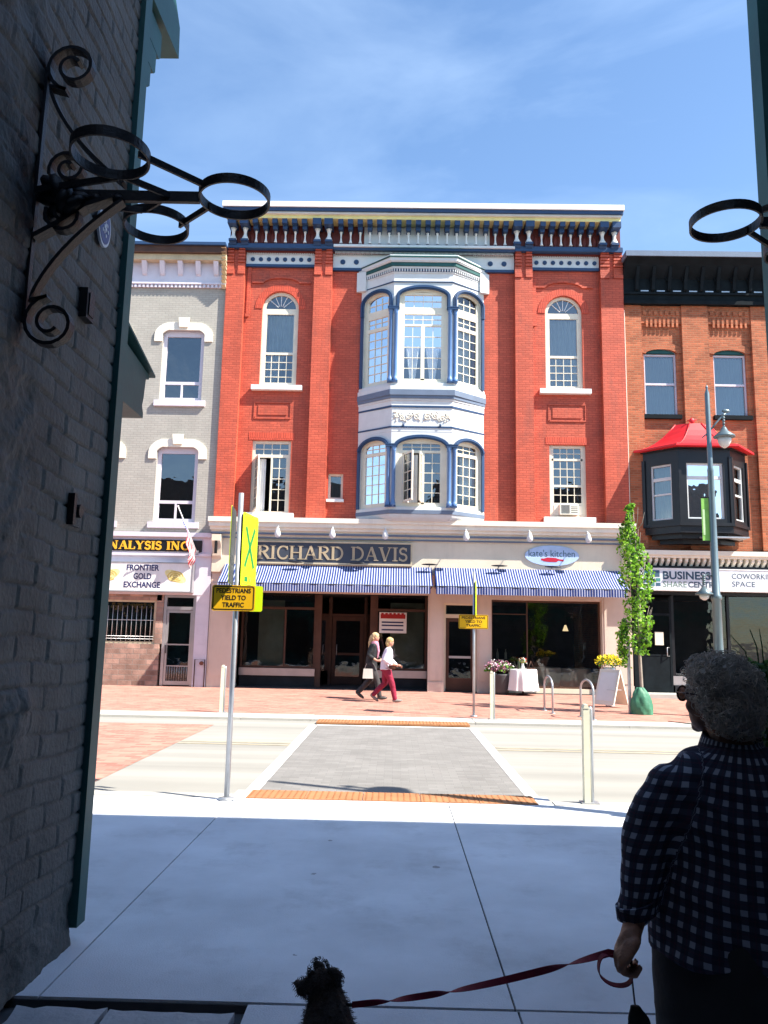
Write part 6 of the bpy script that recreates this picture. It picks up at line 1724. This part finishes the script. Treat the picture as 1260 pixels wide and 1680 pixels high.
q = MB(); q.prism([(P(-.20, 0, 0)[0], .55), (P(.06, 0, 0)[0], .55), (P(.04, 0, 0)[0], .80), (P(-.18, 0, 0)[0], .80)], 'y', 21.02, 21.08); q.tube([P(-.16, -.11, .745), P(-.08, -.12, .95), P(.0, -.11, .745)], .008, 6)
q.build('shopping_bag', mat('pale_bag', (0.62, 0.60, 0.56), .7), None, label='pale shopping bag carried by the person in the black jacket', category='bag')

# ---- woman with the leash
def plaid():
    m = bpy.data.materials.new('plaid_cotton'); m.use_nodes = True
    nt = m.node_tree; N = nt.nodes; L = nt.links; b = N['Principled BSDF']; b.inputs['Roughness'].default_value = .9; b.inputs['Specular IOR Level'].default_value = .15
    tc_ = N.new('ShaderNodeTexCoord'); nz_ = N.new('ShaderNodeTexNoise'); nz_.inputs['Scale'].default_value = 5; nz_.inputs['Detail'].default_value = 2
    L.new(tc_.outputs['Object'], nz_.inputs['Vector'])
    add = N.new('ShaderNodeVectorMath'); add.operation = 'MULTIPLY_ADD'; add.inputs[1].default_value = (.012, .012, .012)
    L.new(nz_.outputs['Color'], add.inputs[0]); L.new(tc_.outputs['Object'], add.inputs[2])
    sp = N.new('ShaderNodeSeparateXYZ'); L.new(add.outputs[0], sp.inputs[0])
    def mth(op, a, bb=None):
        n = N.new('ShaderNodeMath'); n.operation = op
        for i, q in enumerate((a, bb)):
            if q is None: continue
            if isinstance(q, (int, float)): n.inputs[i].default_value = q
            else: L.new(q, n.inputs[i])
        return n.outputs[0]
    at = N.new('ShaderNodeAttribute'); at.attribute_name = 'wrap'
    L.new(at.outputs['Vector'], add.inputs[2]); u = sp.outputs[0]; vz = sp.outputs[1]
    def band(c, period, lo, hi):
        f = mth('FRACT', mth('DIVIDE', c, period)); return mth('MULTIPLY', mth('GREATER_THAN', f, lo), mth('LESS_THAN', f, hi))
    per = .037
    bu = band(u, per, .30, .72); bz = band(vz, per, .30, .72)
    su = band(u, per, .02, .12); sz = band(vz, per, .02, .12)
    both = mth('MULTIPLY', bu, bz); either = mth('MULTIPLY', mth('ADD', bu, bz), .5); st = mth('MULTIPLY', mth('ADD', su, sz), .5)
    m1 = N.new('ShaderNodeMixRGB'); m1.inputs[1].default_value = (.030, .034, .058, 1); m1.inputs[2].default_value = (.075, .085, .13, 1); L.new(either, m1.inputs[0])
    m2 = N.new('ShaderNodeMixRGB'); L.new(m1.outputs[0], m2.inputs[1]); m2.inputs[2].default_value = (.36, .39, .47, 1); L.new(both, m2.inputs[0])
    m3 = N.new('ShaderNodeMixRGB'); L.new(m2.outputs[0], m3.inputs[1]); m3.inputs[2].default_value = (.10, .03, .06, 1); L.new(mth('MULTIPLY', st, .6), m3.inputs[0])
    L.new(m3.outputs[0], b.inputs['Base Color'])
    n2 = N.new('ShaderNodeTexNoise'); n2.inputs['Scale'].default_value = 160; L.new(tc_.outputs['Object'], n2.inputs['Vector'])
    bp = N.new('ShaderNodeBump'); bp.inputs['Strength'].default_value = .3; bp.inputs['Distance'].default_value = .002; L.new(n2.outputs['Fac'], bp.inputs['Height']); L.new(bp.outputs[0], b.inputs['Normal'])
    return m
MT['plaid'] = plaid()
MT['skin2'] = mat('tanned_skin', (0.34, 0.17, 0.11), .55, .12, 20, .3, 80)
MT['darktrouser'] = mat('dark_cotton_trousers', (0.035, 0.035, 0.04), .9, .15, 6, .3, 60)
MT['greyhair'] = mat('grey_curly_hair', (0.46, 0.42, 0.37), .7, .35, 30, .5, 60)
W = thing('person', 'elderly person with grey curly hair in a navy plaid shirt, holding a red leash', 'person', (1.0, 2.32, 0))
cx, cy = .985, 2.33
b = Blob()
b.loft([(cx, cy, .70, .25, .15), (cx, cy, .85, .235, .15), (cx, cy, 1.0, .21, .135), (cx - .005, cy, 1.15, .215, .13), (cx - .01, cy + .0, 1.235, .17, .085), (cx - .02, cy + .0, 1.29, .10, .06), (.965, cy + .01, 1.325, .06, .06)])
b.limb([(.965, cy, 1.29), (.955, cy + .02, 1.37)], [.056, .054])
# head looks forward and a little left: brow, nose, lips, chin, ear
hr_ = Matrix.Rotation(radians(38), 3, 'Z')     # face direction: rotate +y towards -x
hc = Vector((.945, cy + .03, 1.452))
def hp(a, f_, z): return hc + hr_ @ Vector((a, f_, z))
b.ell(hc, (.070, .088, .100), 20, 0, hr_); b.ell(hp(0, .045, -.055), (.052, .05, .052), 14, 0, hr_)
b.ell(hp(0, .088, -.012), (.011, .022, .022), 10, 0, hr_); b.ell(hp(0, .083, -.052), (.022, .013, .008), 8, 0, hr_); b.ell(hp(0, .082, -.064), (.020, .012, .007), 8, 0, hr_)
b.ell(hp(0, .075, -.090), (.022, .020, .018), 10, 0, hr_)
for sd in (-1, 1):
    b.ell(hp(sd * .036, .068, -.03), (.022, .02, .022), 10, 0, hr_); b.ell(hp(sd * .070, -.002, -.015), (.009, .018, .030), 10, 0, hr_); b.ell(hp(sd * .030, .078, .016), (.020, .012, .006), 8, 0, hr_)
# arms
shL, elL, wrL = Vector((.778, cy, 1.200)), Vector((.700, cy - .005, 1.02)), Vector((.652, cy - .06, .862))
b.limb([shL, elL, wrL], [.046, .042, .029])
b.limb([(1.18, cy, 1.225), (1.25, cy, 1.0), (1.22, cy + .05, .80)], [.046, .045, .028])
# right hand hanging, out of frame
for k in range(4): b.limb([(1.22, cy + .05 + (k - 1.5) * .02, .74), (1.215, cy + .06 + (k - 1.5) * .02, .69), (1.205, cy + .06 + (k - 1.5) * .018, .66)], [.010, .009, .007], 8)
b.ell((1.22, cy + .055, .76), (.022, .042, .045), 12); b.limb([(1.21, cy + .09, .78), (1.19, cy + .11, .73)], [.012, .009], 8)
# left hand: palm below the wrist, knuckles to the lower left, fingers curled back round the leash
pc = Vector((.625, cy - .10, .825))
pr = Matrix.Rotation(radians(32), 3, 'Y')
b.ell(pc, (.030, .022, .046), 14, 0, pr); b.limb([wrL, pc], [.028, .026])
for k in range(4):
    o = Vector((.0, (k - 1.5) * .019, 0))
    kn = Vector((.590 + .006 * abs(k - 1), cy - .105, .800)) + o
    j1 = kn + Vector((.006, 0, -.034)); j2 = j1 + Vector((.030, .0, -.006 - .002 * k)); j3 = j2 + Vector((.012, 0, .020))
    b.limb([pc + o * .8 + Vector((-.008, 0, .004)), kn, j1, j2, j3], [.013, .0115, .0105, .0095, .008], 10)
b.limb([pc + Vector((.012, -.028, .012)), Vector((.606, cy - .148, .800)), Vector((.592, cy - .140, .778))], [.014, .011, .009], 10)
# legs and feet
for sd in (-1, 1): b.limb([(cx + sd * .11, cy, .72), (cx + sd * .12, cy + .02, .42), (cx + sd * .12, cy, .09)], [.10, .06, .04])
b.make('body', 'skin2', W, .0065, 3)
c = Blob()
c.loft([(cx + .005, cy, .775, .278, .175), (cx, cy, .86, .268, .17), (cx, cy, 1.0, .235, .155), (cx - .005, cy, 1.12, .236, .15), (cx - .01, cy, 1.20, .222, .128), (cx - .015, cy, 1.250, .205, .108), (cx - .02, cy + .005, 1.292, .150, .085), (.965, cy + .01, 1.325, .072, .070)], 32)
c.limb([shL + Vector((.012, 0, -.008)), (.725, cy, 1.11), elL + Vector((.0, 0, 0)), (.680, cy - .03, .93), (.664, cy - .045, .888)], [.078, .071, .063, .054, .047], 20)
c.limb([(1.17, cy, 1.225), (1.25, cy, 1.0), (1.22, cy + .04, .87)], [.072, .06, .05], 20)
sh = c.make('shirt', 'plaid', W, .0075, 3)
me = sh.data; off = Vector(W.location)
def shirt_fold(p):
    return .007 * sin(p.x * 34 + 6 * mnoise.noise(p * 4)) * max(0, min(1, (1.02 - p.z) / .2)) + .007 * mnoise.noise(Vector((p.x * 6, p.y * 6, p.z * 11))) + .0045 * sin((p.z * 60 + p.x * 38) + 5 * mnoise.noise(p * 5)) * max(0, mnoise.noise(p * 3.1) + .2)
displace(me, off, shirt_fold)
def wrap_attr(ob, mode):
    me = ob.data; at = me.attributes.new('wrap', 'FLOAT_VECTOR', 'POINT'); fl = []
    for v in me.vertices:
        p = v.co + off; done = False
        for s_, (A, B_, C_) in ((-1, (shL, elL, wrL)), (1, (Vector((1.18, cy, 1.225)), Vector((1.25, cy, 1.0)), Vector((1.22, cy + .04, .87))))):
            inner = .8 - (1.12 - p.z) * .33 if s_ < 0 else 1.16 + (1.12 - p.z) * .2
            if (p.x < inner) if s_ < 0 else (p.x > inner):
                if p.z < .845 and s_ < 0 and p.x > .70: break
                ax = A.lerp(B_, (A.z - p.z) / (A.z - B_.z)) if p.z > B_.z else B_.lerp(C_, (B_.z - p.z) / (B_.z - C_.z))
                fl += [.062 * math.atan2((p.x - ax.x), -(p.y - ax.y)) + 3, p.z * 1.03 + .012, 0]; done = True; break
        if not done:
            fl += [.21 * math.atan2((p.x - cx) / .25, -(p.y - cy) / .165) + 5, p.z + .02 * cos((p.x - cx) * 9), 0]
    at.data.foreach_set('vector', fl)
wrap_attr(sh, 0)
cb = MB()
cb.strap([(.965 + .083 * cos(a), cy + .012 + .076 * sin(a), 1.318 + .016 * sin(a)) for a in [2 * pi * k / 40 for k in range(40)]], .052, .010, [(.35 * cos(a), .35 * sin(a), -1) for a in [2 * pi * k / 40 for k in range(40)]], closed=True)
co_ = cb.build('collar', 'plaid', W); wrap_attr(co_, 0)
cb = MB(); cb.strap([(.662 + .049 * cos(a), cy - .048 + .046 * sin(a), .893 + .012 * cos(a)) for a in [2 * pi * k / 30 for k in range(30)]], .035, .006, (-.15, -.1, 1), closed=True); co_ = cb.build('cuff', 'plaid', W); wrap_attr(co_, 0)
p = Blob()
p.loft([(cx, cy, .93, .235, .145), (cx + .005, cy, .82, .268, .17), (cx + .01, cy, .70, .272, .178), (cx, cy, .62, .265, .17)], 32)
for sd in (-1, 1): p.limb([(cx + sd * .13, cy, .66), (cx + sd * .14, cy + .02, .42), (cx + sd * .14, cy, .10)], [.132, .105, .085], 20)
p.make('trousers', 'darktrouser', W, .012, 4, .010, 7)
for sd in (-1, 1):
    k = Blob(); k.loft([(cx + sd * .13, cy + .05, .0, .045, .125), (cx + sd * .13, cy + .05, .03, .046, .127), (cx + sd * .13, cy + .03, .07, .042, .10), (cx + sd * .13, cy - .01, .11, .036, .05)]); k.make('shoe', 'shoe_blouse', W, .009, 2)
# hair: soft mass plus curls
hb = Blob()
hb.ell(hp(0, -.016, .024), (.089, .096, .094), 20, 0, hr_); hb.ell(hp(0, -.045, -.03), (.088, .070, .085), 18, 0, hr_); hb.ell(hp(0, .035, .070), (.066, .050, .042), 14, 0, hr_)
for sd in (-1, 1): hb.ell(hp(sd * .062, -.010, -.005), (.030, .046, .055), 12, 0, hr_)
hair = hb.make('hair', 'greyhair', W, .006, 3, .009, 28)
rnd = random.Random(17)
q = MB(); hv = [(v.co.copy(), v.normal.copy()) for v in hair.data.vertices]; off = Vector(W.location)
for _ in range(3000):
    v = hv[rnd.randrange(len(hv))]; p = v[0] + off; n_ = v[1].copy()
    if n_.length < .1: continue
    t1 = n_.orthogonal().normalized(); t1 = Matrix.Rotation(rnd.uniform(0, 6.28), 3, n_) @ t1; t2 = n_.cross(t1)
    r_ = rnd.uniform(.004, .0105) if rnd.random() > .14 else rnd.uniform(.010, .017); tl_ = rnd.uniform(2.2, 5.4); g_ = rnd.uniform(.2, 1.0)
    pts = [p + n_ * (.0015 + g_ * r_ * (1 - cos(a)) * .9) + t1 * r_ * sin(a) + t2 * .0030 * a for a in [tl_ * k / 6 for k in range(7)]]
    q.tube(pts, [.0011] * 6 + [.0004], 4, cap=False)
q.build('hair_curls', [mat('pale_grey_curls', (0.60, 0.53, 0.46), .6, .4, 18)], W)
# glasses
g_ = MB()
for sd in (-1, 1):
    cc = hp(sd * .034, .100, .004)
    ax = hr_ @ Vector((1, 0, 0)); up = Vector((0, 0, 1))
    g_.tube([cc + ax * .026 * cos(a) + up * .021 * sin(a) for a in [2 * pi * k / 20 for k in range(20)]], .0032, 6, closed=True)
    g_.tube([hp(sd * .062, .098, .008), hp(sd * .080, .060, .008), hp(sd * .078, .0, .004), hp(sd * .076, -.02, -.01)], .0024, 6)
g_.tube([hp(-.010, .102, .006), hp(0, .106, .009), hp(.010, .102, .006)], .002, 6)
go = g_.build('glasses', mat('tortoise_frame', (0.05, 0.02, 0.012), .3, .4, 60), W)
g_ = MB()
for sd in (-1, 1):
    cc = hp(sd * .034, .100, .004); ax = hr_ @ Vector((1, 0, 0))
    g_.face([cc + ax * .025 * cos(a) + Vector((0, 0, .02)) * sin(a) for a in [2 * pi * k / 20 for k in range(20)]])
g_.build('lens', glass('spectacle_lens', (.55, .4, .35)), go)
e_ = MB(); e_.ell((1.03, cy - .055, 1.352), (.0035, .003, .006), 8); e_.build('earring', 'alum', W)

# leash with its twisted ribbon, loop and bag pouch
LS = thing('dog_leash', 'dark red ribbon leash twisting from the hand down to the small dog', 'leash', (.2, 2.5, .4))
MT['leashred'] = mat('dark_red_webbing', (0.20, 0.012, 0.035), .7, .2, 30)
A_ = Vector((.572, cy - .105, .802)); B_ = Vector((-.118, 2.83, .405)); pts = []; sides = []
for k in range(61):
    u = k / 60; p = A_.lerp(B_, u); p.z -= .018 * sin(pi * u); pts.append(p)
    a = radians(20 + 520 * u + 25 * sin(u * 9)); sides.append(Vector((0, sin(a) * .8, 0)) + Vector((.25 * cos(a), 0, cos(a))))
q = MB(); q.strap([A_ + Vector((.06, .01, -.02)), A_ + Vector((.02, .0, -.004))] + pts, .019, .0022, [Vector((0, .1, 1))] * 2 + sides); q.build('ribbon', 'leashred', LS)
q = MB(); hy = cy - .10
q.strap(smooth_path([(.585, hy, .800), (.556, hy, .792), (.545, hy - .004, .770), (.548, hy - .01, .748), (.572, hy - .012, .731), (.606, hy - .008, .726), (.628, hy - .004, .738), (.632, hy, .775), (.628, hy, .80)]), .017, .0028, (0, 1, .2)); q.build('loop', 'leashred', LS)
q = MB(); q.strap([(.628, hy, .79), (.631, hy - .003, .74), (.634, hy - .005, .70), (.636, hy - .005, .68)], .008, .003, (0, 1, 0)); q.tube([B_, B_ + Vector((-.02, .01, -.004))], .006, 8); q.build('clip', 'iron', LS)
q = Blob(); q.loft([(.648, hy, .585, .034, .02), (.652, hy, .61, .038, .024), (.645, hy, .65, .026, .02), (.637, hy, .676, .012, .010)]); q.make('bag_pouch', mat('dark_pouch', (0.02, 0.022, 0.02), .8, .2, 30), None, .005, 3, .004, 30, label='small dark pouch hanging from the leash handle below the hand', category='pouch')

# small dark dog sitting with its back to the camera, head turned left
DG = thing('dog', 'small dark brown dog with a fluffy head, back to the camera, on the red leash', 'dog', (-.18, 2.8, 0))
MT['fur'] = mat('dark_brown_fur', (0.040, 0.030, 0.026), .85, .4, 30, .8, 90)
b = Blob()
b.limb([(-.185, 2.70, .13), (-.19, 2.74, .24), (-.195, 2.82, .34), (-.205, 2.86, .40)], [.110, .108, .088, .064], 18)
b.limb([(-.20, 2.85, .37), (-.222, 2.87, .44)], [.05, .048], 14)
b.ell((-.225, 2.87, .452), (.052, .050, .046), 16)
b.limb([(-.245, 2.885, .445), (-.292, 2.905, .428)], [.034, .021], 12); b.ell((-.312, 2.912, .436), (.010, .010, .009), 8)
b.ell((-.288, 2.905, .412), (.024, .02, .016), 10)
for sd in (-1, 1):
    b.limb([(-.185 + sd * .05, 2.86, .30), (-.19 + sd * .055, 2.90, .16), (-.19 + sd * .055, 2.91, .025)], [.034, .022, .018]); b.ell((-.19 + sd * .055, 2.93, .018), (.022, .034, .018), 10)
    b.limb([(-.185 + sd * .075, 2.68, .12), (-.185 + sd * .105, 2.77, .10), (-.185 + sd * .10, 2.72, .035)], [.062, .045, .028]); b.ell((-.185 + sd * .10, 2.79, .02), (.024, .05, .02), 10)
b.limb([(-.185, 2.62, .10), (-.16, 2.54, .06), (-.10, 2.50, .05)], [.03, .022, .012])
b.make('body', 'fur', DG, .007, 3, .006, 30)
body = [c_ for c_ in bpy.data.objects if c_.parent == DG][0]
e = Blob(); e.limb([(-.192, 2.862, .492), (-.176, 2.865, .478), (-.170, 2.868, .446)], [.015, .020, .013], 12); e.ell((-.180, 2.862, .468), (.012, .024, .030), 10); e.make('ear', 'fur', DG, .005, 2, .004, 40)
e = Blob(); e.limb([(-.245, 2.92, .490), (-.236, 2.93, .478), (-.232, 2.935, .445)], [.014, .018, .012], 12); e.make('ear', 'fur', DG, .005, 2, .004, 40)
e = Blob(); e.ell((-.240, 2.87, .472), (.036, .034, .020), 12); e.ell((-.208, 2.868, .474), (.028, .03, .016), 12); e.make('topknot', 'fur', DG, .006, 2, .008, 40)
q = MB(); bv = [(v.co.copy(), v.normal.copy()) for v in body.data.vertices]; off = Vector(DG.location)
for _ in range(9000):
    v = bv[rnd.randrange(len(bv))]; p = v[0] + off; n_ = v[1]
    d_ = (n_ + Vector((rnd.gauss(0, .45), rnd.gauss(0, .45), -.9 + rnd.gauss(0, .4)))).normalized(); l_ = rnd.uniform(.010, .022)
    sd_ = d_.cross(n_)
    if sd_.length < .05: continue
    sd_ = sd_.normalized() * .0012
    mid = p + d_ * l_ * .55 + n_ * .003; q.face([p - sd_, p + sd_, mid + sd_ * .8, mid - sd_ * .8]); q.face([mid - sd_ * .8, mid + sd_ * .8, p + d_ * l_])
for _ in range(500):
    c0 = rnd.choice([((-.225, 2.87, .455), .052), ((-.182, 2.864, .468), .026), ((-.235, 2.87, .495), .03)]); d0 = Vector((rnd.gauss(0, 1), rnd.gauss(0, 1), rnd.gauss(0, 1))).normalized()
    p = Vector(c0[0]) + d0 * c0[1] * .95; t1 = d0.orthogonal().normalized(); r_ = .005
    q.tube([p + d0 * (.001 + r_ * (1 - cos(a))) + t1 * r_ * sin(a) for a in (0, 1, 2, 3, 4)], [.001, .001, .001, .0008, .0003], 3, cap=False)
q.build('fur', 'fur', DG)
q = MB(); q.strap([(-.203 + .058 * cos(a), 2.858 + .052 * sin(a), .395 + .02 * sin(a)) for a in [2 * pi * k / 24 for k in range(24)]], .014, .004, (0, 0, 1), closed=True); q.build('collar', 'leashred', DG)
e = MB(); e.ell((-.262, 2.893, .468), (.006, .006, .006), 8); e.build('eye', 'ink', DG)

for o in list(TMP.collection.objects): bpy.data.objects.remove(o)
bpy.data.scenes.remove(TMP)
